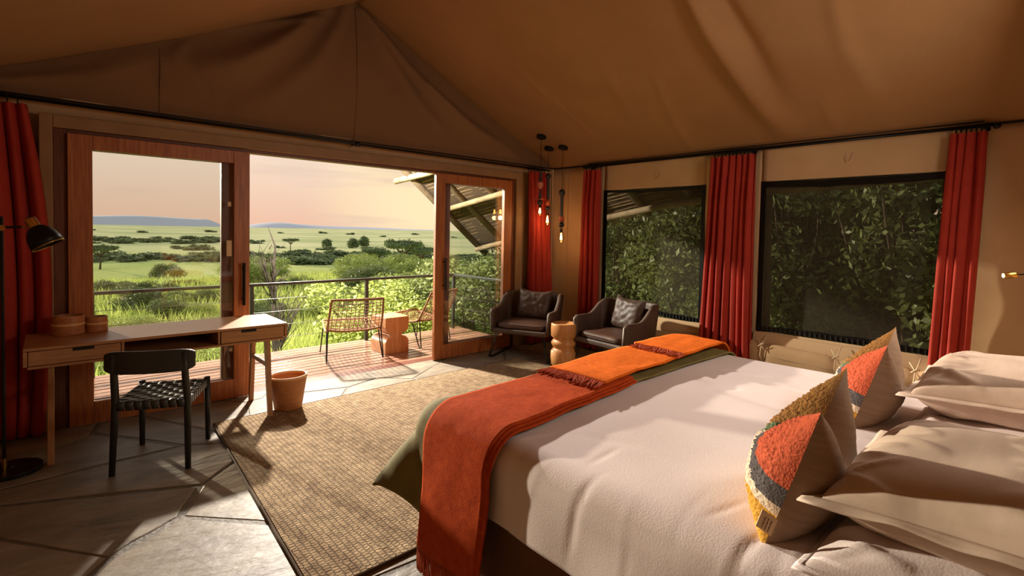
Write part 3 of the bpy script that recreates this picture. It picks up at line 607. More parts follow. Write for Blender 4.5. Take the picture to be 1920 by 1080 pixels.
# ---------------------------------------------------------------- thatched roof outside
rf = thing('thatched_roof', 'dark thatched roof on wooden poles sheltering the tent from above', 'roof', (6.8, 4, 2.0)); RL = Vector((6.8, 4, 2.0))
EA = [(-1.2, 2.2), (1.5, 2.19), (3.4, 2.05), (4.6, 1.87), (5.2, 1.75), (6.9, 1.42), (8.3, 1.13)]
def ez(y):
    for (a, za), (b_, zb) in zip(EA, EA[1:]):
        if y <= b_: return lerp(za, zb, (y-a)/(b_-a))
    return EA[-1][1]
def rp_(y, x, dz=0): t_ = (6.8-x)/(6.8-XA); return Vector((x, y, lerp(ez(y), 4.6, t_)+dz))-RL
MB().grid(lambda u, v: rp_(lerp(-1.2, 8.3, u), lerp(6.85, XA, v), .10+.02*nz3(u*30, v*9)), 40, 24).build('thatch', 'thatch', rf, solid=.14, smooth=True)
for y in (8.27, 7.55, 6.75, 5.95, 5.2, 4.4, 3.6, 2.8, 2.0, 1.2, .4, -.4):
    MB().tube([rp_(y, 6.85, -.02), rp_(y, 5.4, -.02), rp_(y, 4.0, -.02), rp_(y, XA, -.02)], .07 if y > 8 else R.uniform(.045, .065), 8).build('rafter', 'pole_d', rf, smooth=True)
for x, y1, r_ in ((6.62, 8.3, .05), (5.7, 8.35, .05), (5.0, 8.75, .06), (4.0, 8.6, .055), (3.1, 8.5, .05)):
    MB().tube([rp_(min(y, 8.3), x, -.11)+Vector((0, max(0, y-8.3), 0)) for y in (-1.1, 1, 2.5, 4, 5.2, 6.5, 7.6, y1)], r_, 8).build('purlin', 'pole', rf, smooth=True)
bt_ = MB(); q = random.Random(9)
for k in range(60):
    x = lerp(6.8, 2.6, (k+.5)/60)
    for sgm in range(5):
        ya = lerp(-1.0, 8.2, sgm/5); yb_ = lerp(-1.0, 8.2, (sgm+1)/5)
        bt_.tube([rp_(ya, x+q.uniform(-.012, .012), .02), rp_((ya+yb_)/2, x+q.uniform(-.015, .015), .02), rp_(yb_, x+q.uniform(-.012, .012), .02)], q.uniform(.007, .014), 4)
bt_.build('battens', 'batten', rf, kind='stuff')
eg = MB()
for k in range(900):
    y = q.uniform(-1.2, 8.3); p = rp_(y, 6.82, q.uniform(-.02, .14)); eg.tube([p, p+Vector((q.uniform(.02, .10), q.uniform(-.03, .03), q.uniform(-.12, -.03)))], .006, 3)
eg.build('thatch_ends', 'batten', rf, kind='stuff')
post = thing('roof_post', 'thick wooden post holding up the thatched roof outside the windows', 'post', (6.55, 2.55, gh(6.55, 2.55))); MB().tube([(0, 0, -.1), (.02, 0, 1.5), (0, .01, 2.05-gh(6.55, 2.55))], .07, 10).build('pole', 'pole_d', post, smooth=True)
MB().lathe([(.12, -.1), (.12, .12), (.08, .18)], 14).build('footing', 'stone', post)

# ---------------------------------------------------------------- curtains and rods
def curtain(label, axis, c0, a0, a1, b0, b1, zt, zb, n, amp, seed, rings=None, bulge=0, group=None):
    """hangs along 'y' (right wall) or 'x' (front wall); a = span at top, b = span at bottom, c0 = distance coordinate"""
    mid = (a0+a1)/2; base = (c0, mid, 0) if axis == 'y' else (mid, c0, 0); t_ = thing('curtain', label, 'curtain', (base[0], base[1], zb)); O = Vector(t_.location)
    q = random.Random(seed); ph = [q.uniform(0, 6) for _ in range(5)]
    def P(u, v):
        s = lerp(b0, b1, u)*(1-v)+lerp(a0, a1, u)*v; s += bulge*math.sin(PI*(1-v))*(u-.5)
        wob = .9*math.sin(u*5+ph[0])+(1-v)*.7*math.sin(u*7+ph[1])
        am = amp*(.55+.45*sm((1-v)*4))*(1+.25*math.sin(u*11+ph[2]))
        o = am*math.sin(2*PI*n*u+wob)+am*.3*math.sin(4*PI*n*u+ph[3]+(1-v)*1.5)
        s += am*.35*math.cos(2*PI*n*u+wob)
        o += .015*nz3(u*4, v*3, seed)
        z = lerp(zb, zt, v)
        return (Vector((c0+o, s, z)) if axis == 'y' else Vector((s, c0+o, z)))-O
    MB().grid(P, n*12, 46).build('cloth', 'red', t_, smooth=True, solid=.004)
    # sewn heading band
    MB().grid(lambda u, v: P(u, .965+.035*v)+Vector((-.004, 0, 0) if axis == 'y' else (0, -.004, 0)), n*12, 3).build('heading', 'red', t_, smooth=True)
    return t_
def ring_row(parent, O, axis, c0, a0, a1, z, n):
    first = None
    for k in range(n):
        s = lerp(a0, a1, (k+.5)/n); p = (Vector((c0, s, z)) if axis == 'y' else Vector((s, c0, z)))-O
        if first is None:
            m = MB(); K = 14
            ax = (lambda a: Vector((math.cos(a), 0, math.sin(a)))) if axis == 'y' else (lambda a: Vector((0, math.cos(a), math.sin(a))))
            m.tube([ax(2*PI*j/K)*.022 for j in range(K+1)], .004, 5, caps=False); m.box(-.004, .004, -.004, .004, -.045, -.02)
            first = m.build('ring', 'black', parent, smooth=True); first.location = p
        else: c_ = first.copy(); COL.objects.link(c_); c_.location = p
RX, RZ = 5.39, 2.425
rod = thing('curtain_rod', 'black curtain rod along the right canvas wall above the windows', 'curtain rod', (RX, 2.45, RZ)); O = Vector(rod.location)
MB().tube([Vector((RX, .44, RZ+.01))-O, Vector((RX, 4.46, RZ-.005))-O], .012, 10).build('rod', 'black', rod, smooth=True)
MB().tube([Vector((RX+.0, .5, RZ+.045))-O, Vector((RX, 4.4, RZ+.035))-O], .006, 8).build('rod', 'black', rod, smooth=True)
for y in (.43, 4.47): MB().lathe([(.012, -.02), (.022, -.012), (.024, 0), (.018, .018), (.0, .03)], 14, Vector((RX, y, RZ))-O, axis=(0, -1 if y < 1 else 1, 0)).build('finial', 'black', rod, smooth=True)
for y in (.50, 2.28, 4.40): MB().tube([Vector((RX, y, RZ))-O, Vector((RX+.05, y, RZ))-O, Vector((XR-.01, y, RZ))-O], .009, 8).lathe([(.03, 0), (.03, .008)], 14, Vector((XR-.012, y, RZ))-O, axis=(1, 0, 0)).build('bracket', 'black', rod)
for (a0, a1, n_) in ((4.18, 4.45, 7), (2.20, 2.68, 12), (.47, .68, 7)): ring_row(rod, O, 'y', RX, a0, a1, RZ, n_)
curtain('red curtain gathered at the left edge of the left mesh window', 'y', 5.37, 4.18, 4.45, 4.16, 4.50, 2.375, .02, 4, .035, 1)
curtain('wide red curtain hanging between the two mesh windows', 'y', 5.37, 2.20, 2.68, 2.18, 2.78, 2.385, .02, 7, .045, 2, bulge=-.03)
curtain('red curtain slanting down at the right edge of the right mesh window', 'y', 5.37, .47, .69, .54, .77, 2.39, .02, 4, .045, 3)
FY = 5.02
rod2 = thing('curtain_rod', 'long black curtain rod above the sliding glass doors', 'curtain rod', (2.4, FY, 2.42)); O = Vector(rod2.location)
MB().tube([Vector((-.55, FY, 2.42))-O, Vector((5.3, FY, 2.41))-O], .013, 10).build('rod', 'black', rod2, smooth=True)
MB().lathe([(.014, -.03), (.024, -.02), (.026, 0), (.024, .02), (.014, .03)], 14, Vector((2.42, FY, 2.415))-O, axis=(1, 0, 0)).build('joint', 'black', rod2, smooth=True)
for x in (-.3, 2.42, 5.0): MB().tube([Vector((x, FY, 2.42))-O, Vector((x, YF, 2.42))-O], .008, 8).build('bracket', 'black', rod2)
ring_row(rod2, O, 'x', FY, 4.86, 5.22, 2.42, 7); ring_row(rod2, O, 'x', FY, -.5, -.08, 2.42, 8)
curtain('red curtain at the left edge of the glass doors behind the lamp', 'x', FY, -.50, -.07, -.50, .0, 2.375, .02, 6, .05, 4, bulge=.16)
curtain('red curtain hanging in the far corner behind the left armchair', 'x', FY-.03, 4.86, 5.2, 4.88, 5.36, 2.365, .02, 5, .045, 5)

# ---------------------------------------------------------------- rug
rug = MB(); rc = [(.83, 2.09), (4.25, 2.12), (4.30, 4.53), (.985, 4.47)]
o_ = Vector((2.5, 3.1, 0))
def rugp(u, v, z): a = lerp(rc[0][0], rc[1][0], u), lerp(rc[0][1], rc[1][1], u); b_ = lerp(rc[3][0], rc[2][0], u), lerp(rc[3][1], rc[2][1], u); return Vector((lerp(a[0], b_[0], v), lerp(a[1], b_[1], v), z))-o_
rg_t = thing('woven_rug', 'large beige flatwoven rug lying on the stone floor beside the bed', 'rug', o_)
MB().hexa([rugp(.003, .003, .002), rugp(.997, .003, .002), rugp(.997, .997, .002), rugp(.003, .997, .002)], [rugp(.003, .003, .012), rugp(.997, .003, .012), rugp(.997, .997, .012), rugp(.003, .997, .012)]).build('weave', 'rug', rg_t)
ed = MB()
for (ua, va, ub, vb) in ((0, 0, 1, 0), (1, 0, 1, 1), (1, 1, 0, 1), (0, 1, 0, 0)): ed.tube([rugp(ua, va, .007), rugp(ub, vb, .007)], .0065, 6)
ed.build('binding', 'rug_edge', rg_t)

# ---------------------------------------------------------------- desk
desk = thing('writing_desk', 'long oak writing desk on splayed legs in front of the glass door', 'desk', (.71, 4.64, 0)); desk.rotation_euler = (0, 0, math.radians(-.5))
hw, hd = .79, .285
MB().box(-hw, hw, -hd, hd, .742, .762).build('desk_top', 'oak', desk, bevel=.003)
MB().box(-hw, -hw+.02, -hd, hd, .645, .742).box(hw-.02, hw, -hd, hd, .645, .742).box(-hw+.02, hw-.02, -hd, hd, .628, .645).box(-hw+.02, hw-.02, hd-.02, hd, .645, .742).box(-.30, -.285, -hd+.01, hd-.02, .645, .742).box(.285, .30, -hd+.01, hd-.02, .645, .742).build('case', 'oak', desk, bevel=.002)
for s_ in (-1, 1):
    d_ = MB().box(*sorted((s_*.305, s_*(hw-.024))), -hd+.004, -hd+.02, .649, .738).box(*sorted((s_*.31, s_*(hw-.03))), -hd+.02, hd-.04, .652, .70).build('drawer', 'oak', desk, bevel=.0015)
    MB().box(s_*.50-.055, s_*.50+.055, -hd+.002, -hd+.010, .719, .7385).build('finger_slot', 'black_gap', d_)
for sx in (-1, 1):
    for sy in (-1, 1):
        tx, ty = sx*.66, sy*.19; bx_, by_ = sx*.665, sy*.268
        wt, wb = .036, .018
        if sx < 0: bx_ = sx*.665
        MB().hexa([(bx_-wb, by_-wb, 0), (bx_+wb, by_-wb, 0), (bx_+wb, by_+wb, 0), (bx_-wb, by_+wb, 0)], [(tx-.016, ty-wt, .628), (tx+.016, ty-wt, .628), (tx+.016, ty+wt, .628), (tx-.016, ty+wt, .628)]).build('leg', 'oak_v', desk, bevel=.003)
    MB().box(sx*.662-.011, sx*.662+.011, -.205, .205, .40, .435).build('stretcher', 'oak_v', desk, bevel=.002)
def bentbox(x, y, r, h, label):
    t_ = thing('bentwood_box', label, 'box', (x, y, .762)); K = 40
    MB().lathe([(r*.96, 0), (r, .004), (r*1.0, h*.7), (r*.985, h), (r*.93, h), (r*.93, .006), (0, .006)], K, sx=1.12).build('body', 'bent', t_, smooth=False)
    MB().lathe([(r*1.0, h*.5), (r*1.035, h*.505), (r*1.035, h*.62), (r*1.0, h*.625)], K, sx=1.12, cap=False).build('band', 'bent_l', t_, smooth=False)
    MB().lathe([(r*1.0, .004), (r*1.03, .006), (r*1.03, h*.2), (r*1.0, h*.205)], K, sx=1.12, cap=False).build('band', 'bent', t_)
    return t_
bentbox(.145, 4.77, .080, .135, 'larger round bentwood box on the left end of the desk'); bentbox(.302, 4.80, .058, .11, 'smaller round bentwood box beside the larger one on the desk')

# ---------------------------------------------------------------- desk chair
ch = thing('desk_chair', 'black wooden chair with woven leather strap seat at the desk', 'chair', (.605, 4.075, 0), math.radians(-25))
for s_ in (-1, 1):
    MB().tube([(s_*.205, -.245, 0), (s_*.195, -.215, .44), (s_*.19, -.245, .60), (s_*.19, -.262, .755)], [.017, .022, .021, .016], 10).build('leg', 'blackm', ch, smooth=True)
    MB().tube([(s_*.205, .245, 0), (s_*.20, .235, .455)], [.017, .021], 10).build('leg', 'blackm', ch, smooth=True)
def backf(u, v):
    a = lerp(-.98, .98, u); x = .245*math.sin(a)/math.sin(.98); y = -.25+.0-.065*(math.cos(a)-math.cos(.98))/(1-math.cos(.98)); return (x, y, v)
bm = MB(); K = 24
for off, zz0, zz1 in ((0, .630, .772),):
    vs_ = []; 
    for k in range(K+1):
        u = k/K; a = lerp(-.98, .98, u); x = .245*math.sin(a)/math.sin(.98); y = -.235-.05*(math.cos(a)-math.cos(.98))/(1-math.cos(.98)); e_ = 1-abs(2*u-1)**6*.35; zc = (zz0+zz1)/2; hh = (zz1-zz0)/2*e_; tx = math.sin(a)*.0
        vs_ += [(x, y-.009, zc-hh), (x, y+.009, zc-hh), (x, y+.009, zc+hh), (x, y-.009, zc+hh)]
    fs_ = [(k*4+j, k*4+(j+1) % 4, (k+1)*4+(j+1) % 4, (k+1)*4+j) for k in range(K) for j in range(4)]+[(3, 2, 1, 0), (K*4, K*4+1, K*4+2, K*4+3)]
    bm.add(vs_, fs_)
bm.build('backrest', 'blackm', ch, bevel=.004)
sf = MB()
for s_ in (-1, 1): sf.box(s_*.19-.012, s_*.19+.012, -.21, .235, .415, .44); sf.box(-.19, .19, s_*.22-.012, s_*.22+.012, .415, .44)
sfo = sf.build('seat_frame', 'blackm', ch, bevel=.003)
M['strap'] = mat('black_leather_strap', (.045, .05, .05), .38, (.03, .032, .03), 9, bump=.15, bscale=120, objvar=.2)
nx_, ny_ = 8, 9; sw, sdp = .37, .43
for k in range(nx_):    # straps running front to back
    xc = lerp(-sw/2, sw/2, (k+.5)/nx_); w_ = sw/nx_*.45; pr = []
    pr.append((-.236, .395)); pr.append((-.236, .44))
    for j in range(ny_*4+1):
        y = lerp(-.225, .225, j/(ny_*4)); ph = j/4*PI+(k % 2)*PI; pr.append((y, .446+.003*math.sin(ph)-.012*(1-(y/.225)**2)))
    pr.append((.236, .44)); pr.append((.236, .395))
    m = MB(); m.grid(lambda u, v: (xc+(u-.5)*2*w_, pr[int(round(v*(len(pr)-1)))][0], pr[int(round(v*(len(pr)-1)))][1]), 1, len(pr)-1); m.build('strap', 'strap', sfo, solid=.002, smooth=True)
for k in range(ny_):
    yc = lerp(-sdp/2, sdp/2, (k+.5)/ny_); w_ = sdp/ny_*.45; dz = -.012*(1-(yc/.225)**2); pr = [(-.206, .395), (-.206, .44)]
    for j in range(nx_*4+1):
        x = lerp(-.195, .195, j/(nx_*4)); ph = j/4*PI+(k % 2)*PI; pr.append((x, .446-.003*math.sin(ph)+dz*min(1, 8*(1-abs(x)/.2))))
    pr += [(.206, .44), (.206, .395)]
    m = MB(); m.grid(lambda u, v: (pr[int(round(v*(len(pr)-1)))][0], yc+(u-.5)*2*w_, pr[int(round(v*(len(pr)-1)))][1]), 1, len(pr)-1); m.build('strap', 'strap', sfo, solid=.002, smooth=True)

# ---------------------------------------------------------------- waste basket
wb_ = thing('waste_basket', 'oval tapered wooden waste basket beside the desk leg', 'basket', (1.545, 4.455, .012))
MB().lathe([(0, 0), (.098, 0), (.105, .01), (.142, .275), (.142, .282), (.136, .282), (.134, .27), (.098, .02), (0, .02)], 40, sx=1.06, sy=.92).build('body', 'basket', wb_, smooth=True)
MB().lathe([(.1415, .268), (.146, .270), (.147, .286), (.142, .289), (.134, .287), (.133, .270)], 40, sx=1.06, sy=.92, cap=False).build('rim', 'bent_l', wb_, smooth=True)

# ---------------------------------------------------------------- floor lamp
fl = thing('floor_lamp', 'black floor lamp with brass fittings leaning over the desk end', 'lamp', (-.17, 4.40, 0))
MB().lathe([(.15, 0), (.15, .018), (.146, .024), (.02, .026), (.012, .04)], 40, (.03, 0, 0)).build('base', 'black', fl, smooth=False)
MB().tube([(0, 0, .02), (0, 0, 1.58)], .009, 10).build('pole', 'black', fl); MB().tube([(0, 0, .026), (0, 0, .09)], .0125, 12).build('collar', 'brass', fl)
MB().tube([(-.25, 0, 1.50), (.10, 0, 1.518)], .007, 8).build('arm', 'black', fl); MB().lathe([(.018, -.02), (.018, .02)], 12, (0, 0, 1.51), axis=(0, 1, 0)).build('joint', 'brass', fl)
MB().tube([(.09, 0, 1.518), (.135, 0, 1.522)], .0085, 8).build('arm_tip', 'brass', fl)
ax_ = Vector((.46, -.18, -.87)).normalized(); c0 = Vector((.125, 0, 1.565))
sh = MB().lathe([(.0, .052), (.030, .052), (.042, .058), (.062, .082), (.078, .115), (.085, .150), (.087, .182), (.0845, .182), (.082, .150), (.075, .117), (.058, .086), (.03, .062), (0, .060)], 36, c0, axis=ax_).build('lamp_shade', 'black', fl, smooth=True)
MB().lathe([(.0865, .181), (.0875, .184), (.083, .186), (.081, .181)], 36, c0, axis=ax_, cap=False).build('rim', 'brass', sh, smooth=True)
MB().lathe([(0, -.004), (.030, -.004), (.031, 0), (.031, .052), (.028, .056)], 24, c0, axis=ax_).build('socket', 'brass', fl, smooth=False)
MB().tube([c0-ax_*.004, c0-ax_*.022+Vector((0, 0, .003))], .004, 6).build('switch', 'black', fl)
MB().lathe([(0, .10), (.018, .105), (.026, .125), (.02, .145), (0, .152)], 16, c0, axis=ax_).build('bulb', 'bulbglass', fl, smooth=True)

# ---------------------------------------------------------------- pendants
def pendant(label, x, y, zc, segs, zb, disc=None):
    """segs: list of (kind, z_top, z_bottom, radius)"""
    zc = ceil_r((x-XA)/(XR+.02-XA), (y-YB+.05)/(YF+.1-YB))[2]-.022
    t_ = thing('pendant_lamp', label, 'pendant lamp', (x, y, zc)); Z = lambda z: z-zc
    MB().lathe([(.0, .02), (.058, .02), (.062, .014), (.062, -.012), (.056, -.018), (0, -.018)], 26, axis=(slope*.4, 0, 1)).build('canopy', 'black', t_, smooth=False)
    MB().tube([(0, 0, 0), (0, 0, Z(segs[0][1]))], .003, 6).build('cord', 'black', t_)
    for kd, zt, zbm, r in segs:
        h = (zt-zbm)/2; c = (0, 0, Z((zt+zbm)/2))
        if kd in ('ball', 'cball', 'pball'):
            m = {'ball': 'blackm', 'cball': 'copper', 'pball': 'pink'}[kd]; MB().lathe([(r*math.cos(a), h*math.sin(a)) for a in [lerp(-PI/2, PI/2, k/10) for k in range(11)]], 20, c).build('bead', m, t_, smooth=True)
        elif kd == 'stack': 
            n_ = 3
            for k in range(n_):
                MB().lathe([(r*.55, -h/n_), (r, -h/n_*.5), (r, h/n_*.5), (r*.55, h/n_)], 18, (0, 0, Z(zt-(2*k+1)*h/n_))).build('bead', 'copper', t_)
        elif kd == 'cup': MB().lathe([(.006, -h), (r*.7, -h*.6), (r, h*.2), (r, h), (.01, h)], 20, c).build('bead', 'pink', t_)
        elif kd == 'cone': MB().lathe([(r, -h), (r*.45, h)], 16, c).build('stem', 'blackm', t_, smooth=False)
        else: MB().lathe([(r, -h), (r, h)], 16, c).build('stem', 'blackm', t_, smooth=False)
    if disc: MB().lathe([(.070, 0), (.070, .003)], 28, (0, 0, Z(disc))).build('disc', 'brass', t_)
    zt = segs[-1][2]
    MB().lathe([(.014, -.028), (.018, -.022), (.016, 0)], 14, (0, 0, Z(zt)-.0)).build('socket', 'black', t_)
    L_ = zt-.025-zb
    b_ = MB().lathe([(0, -L_), (.014, -L_+.004), (.027, -L_*.78), (.030, -L_*.62), (.022, -L_*.32), (.013, -L_*.08), (.013, 0)], 18, (0, 0, Z(zt)-.025)).build('bulb', 'bulbclear', t_, smooth=True)
    fm_ = MB()
    for k in range(6): a = k*PI/3; fm_.tube([(math.cos(a)*.005, math.sin(a)*.005, Z(zt)-.04), (math.cos(a)*.016, math.sin(a)*.016, Z(zt)-.025-L_*.75), (math.cos(a+.5)*.004, math.sin(a+.5)*.004, Z(zt)-.05)], .0022, 4)
    fm_.build('filament', 'bulb', b_)
    light('pendant_glow', 'POINT', (x, y, zb-.03), 1.0, (1, .62, .28), .03)
M['bulbclear'] = see_through('clear_bulb', (1, .86, .62), 0, gloss=True)
pendant('leftmost pendant lamp with salmon cup bead and black beads', 4.78, 4.69, 2.80, [('stem', 2.33, 2.24, .017), ('ball', 2.245, 2.195, .024), ('cup', 2.185, 2.10, .040), ('cone', 2.095, 1.972, .022), ('ball', 1.962, 1.892, .036)], 1.764, disc=1.967)
pendant('middle pendant lamp, the hindmost, with small copper cup bead', 5.02, 4.78, 2.665, [('ball', 2.335, 2.255, .038), ('stem', 2.26, 1.99, .020), ('cball', 1.975, 1.90, .036), ('ball', 1.893, 1.835, .034), ('stem', 1.835, 1.80, .014)], 1.641)
pendant('rightmost pendant lamp hanging lowest with stacked copper rings', 5.04, 4.545, 2.68, [('ball', 2.113, 2.02, .040), ('stem', 2.025, 1.756, .018), ('stack', 1.756, 1.683, .038), ('ball', 1.683, 1.61, .038), ('stem', 1.60, 1.575, .016)], 1.416, disc=1.60)

# ---------------------------------------------------------------- armchairs
def superbox(w, d, h, e=.35, n=28, puff=0.0):
    """rounded cushion centred at the origin"""
    def sp(a, ex): c_ = math.cos(a); s_ = math.sin(a); return math.copysign(abs(c_)**ex, c_), math.copysign(abs(s_)**ex, s_)
    def fn(u, v):
        a = 2*PI*u; b_ = lerp(-PI/2, PI/2, v); ca, sa = sp(a, e); cb, sb = sp(b_, .55)
        return (w/2*ca*cb, d/2*sa*cb, h/2*sb*(1+puff*(1-ca*ca*cb*cb)*(1-sa*sa*cb*cb)))
    return fn
def leather_pillow(w, h, t, seed):
    def fn(side):
        def f(u, v):
            a, b_ = 2*u-1, 2*v-1; k = max(0, (1-a**4)*(1-b_**4))**.6
            px_ = a*w/2*(1-.09*(1-abs(b_)**2.0)*abs(a)**3); pz_ = b_*h/2*(1-.09*(1-a*a)*abs(b_)**3)-(.025*(1-a*a) if b_ > .6 else 0)*(b_-.6)/.4
            wr = .012*nz3(a*4+seed, b_*4, seed)*k+.010*abs(nz3(a*9, b_*1.2, seed+3))*(b_ > 0)*k
            return (px_, side*(t/2*k)+wr, pz_)
        return f
    return fn
def armchair(label, x, y, rz, group, plabel, prz, seed):
    t_ = thing('armchair', label, 'armchair', (x, y, 0), rz, group)
    W2, D = .355, .64           # half width, depth; front at y=-.32, back at y=+.32
    path = []; K = 64
    r_ = .17
    segs = [(-W2, -.31), (-W2+.02, .12)]
    def plan(u):                 # u 0..1 around the U from left front to right front
        pts = [(-W2, -.315), (-W2-.01, -.1), (-W2+.005, .12)]
        for k in range(7): a = PI-k*PI/12; pts.append((-W2+.02+r_+r_*math.cos(a), .14+r_*math.sin(a)))
        pts += [(x_*-1, y_) for x_, y_ in reversed(pts)]
        L_ = [0]
        for a, b_ in zip(pts, pts[1:]): L_.append(L_[-1]+math.hypot(b_[0]-a[0], b_[1]-a[1]))
        s = u*L_[-1]
        for k in range(len(pts)-1):
            if s <= L_[k+1]+1e-9: t = (s-L_[k])/max(1e-9, L_[k+1]-L_[k]); return lerp(pts[k][0], pts[k+1][0], t), lerp(pts[k][1], pts[k+1][1], t)
        return pts[-1]
    def topz(u): d = min(u, 1-u); return .595+.17*sm((d-.13)/.16)-.03*sm((.03-d)/.03)
    nu, ns = 72, 16
    vs_ = []
    for i in range(nu+1):
        u = i/nu; px0, py0 = plan(u); a = plan(max(0, u-.01)); b_ = plan(min(1, u+.01)); tx, ty = b_[0]-a[0], b_[1]-a[1]; l = math.hypot(tx, ty); nx, ny = ty/l, -tx/l     # outward?
        if nx*px0+ny*py0 < 0: nx, ny = -nx, -ny
        zt = topz(u); zb = .315; endf = 1-.0*u; th = .030
        inset = min(1, min(u, 1-u)/.02)
        for j in range(ns):
            a = 2*PI*j/ns; ca, sa = math.cos(a), math.sin(a); oo = math.copysign(abs(ca)**.4, ca)*th*(.45+.55*inset); hh = (zt-zb)/2; zz = (zt+zb)/2+math.copysign(abs(sa)**.22, sa)*hh
            lean = .05*((zz-zb)/.45)*(1 if py0 > .2 else .5)
            fl_ = .045*(1-(zz-zb)/(zt-zb))*0
            vs_.append((px0+nx*(oo+lean), py0+ny*(oo+lean)+(.05*(zz-zb)/.3-.02 if u < .06 or u > .94 else 0)*0, zz))
    fs_ = [(i*ns+j, (i+1)*ns+j, (i+1)*ns+(j+1) % ns, i*ns+(j+1) % ns) for i in range(nu) for j in range(ns)]+[tuple(range(ns)), tuple(nu*ns+j for j in range(ns))[::-1]]
    MB().add(vs_, fs_).build('shell', 'leather', t_, smooth=True)
    MB().box(-W2+.01, W2-.01, -.325, .29, .305, .365).build('seat_base', 'leather', t_, bevel=.018, seg=3)
    f = superbox(.62, .54, .085, .28, puff=.35); sc_ = MB().grid(lambda u, v: tuple(Vector(f(u, v))+Vector((0, -.035, .40))), 64, 24).build('seat_cushion', 'leather_s', t_, smooth=True)
    pip = MB(); K = 64
    for zz in (-.020, .022): pip.tube([tuple(Vector((.305*math.copysign(abs(math.cos(a))**.28, math.cos(a)), .265*math.copysign(abs(math.sin(a))**.28, math.sin(a)), zz))+Vector((0, -.035, .40))) for a in [2*PI*k/K for k in range(K+1)]], .004, 5, caps=False)
    pip.build('piping', 'leather', sc_, smooth=True)
    for s_ in (-1, 1):
        MB().tube([(s_*.31, -.29, .31), (s_*.385, -.325, .012), (s_*.372, -.315, .008), (s_*.36, .30, .008), (s_*.30, .26, .31)], .0065, 8).tube([(s_*.29, -.27, .31), (s_*.365, -.325, .012), (s_*.345, -.28, .008), (s_*.34, .28, .008)], .0065, 8).build('leg', 'black', t_, smooth=False)
    # loose pillow is a thing of its own
    f = leather_pillow(.46, .40, .15, seed); m = MB(); m.grid(f(-1), 30, 30); m.grid(lambda u, v: f(1)(1-u, v), 30, 30)
    p = m.build('leather_pillow', 'leather', smooth=True); tag(p, plabel, 'cushion', 'loose leather pillows on the armchairs')
    d = Matrix.Rotation(rz, 3, 'Z') @ Vector((.02, .165, 0)); p.location = (x+d.x, y+d.y, .625); p.rotation_euler = (math.radians(-14), math.radians(3), rz+prz)
    return t_
armchair('brown leather armchair in the corner beside the right glass door', 4.51, 4.59, math.radians(-65), 'brown leather armchairs', 'squared brown leather pillow leaning on the armchair nearer the glass door', .05, 2)
armchair('brown leather armchair standing closer to the bed under the left mesh window', 4.82, 3.47, math.radians(-95), 'brown leather armchairs', 'brown leather pillow with a sagging top on the armchair nearer the bed', -.1, 5)

# turned stool
st = thing('side_table', 'round turned wooden side table with bulging rings between the armchairs', 'side table', (4.50, 3.98, 0))
MB().lathe([(0, 0), (.135, 0), (.146, .02), (.152, .10), (.150, .165), (.132, .20), (.118, .212), (.130, .225), (.146, .255), (.146, .275), (.128, .300), (.118, .312), (.132, .325), (.150, .345), (.153, .43), (.150, .485), (.146, .493), (.132, .493), (.130, .487), (0, .485)], 48).build('body', 'turned', st, smooth=True)

# ---------------------------------------------------------------- deck furniture
cb = thing('block_side_table', 'orange wooden block side table on the deck between the rope chairs', 'side table', (3.31, 5.90, -.012))
prof = []
for k in range(9): a = k*PI/16; prof.append((.165-.0*a, 0) if k == 0 else (.165, 0))
prof = [(.165, 0), (.165, .13)]+[(.165-.10*(1-math.cos(a)), .13+.085*math.sin(a)) for a in [k*PI/12 for k in range(1, 7)]]+[(.065, .24)]+[(.165-.10*(math.cos(a)), .325-.085+.0+.085*(1-math.cos(PI/2-a))*0+.085*math.sin(a)*0+.0) for a in []]
prof += [(.065+.10*math.sin(a), .335-.085*math.cos(a)) for a in [k*PI/12 for k in range(1, 7)]]+[(.165, .455)]
pl_ = prof+[(-x_, z_) for x_, z_ in reversed(prof)]; K = len(pl_)
MB().add([(x_, -.19, z_) for x_, z_ in pl_]+[(x_, .19, z_) for x_, z_ in pl_], [tuple(range(K)), tuple(K+j for j in range(K))[::-1]]+[(j, K+j, K+(j+1) % K, (j+1) % K) for j in range(K)]).build('block', 'cube', cb, bevel=.004)
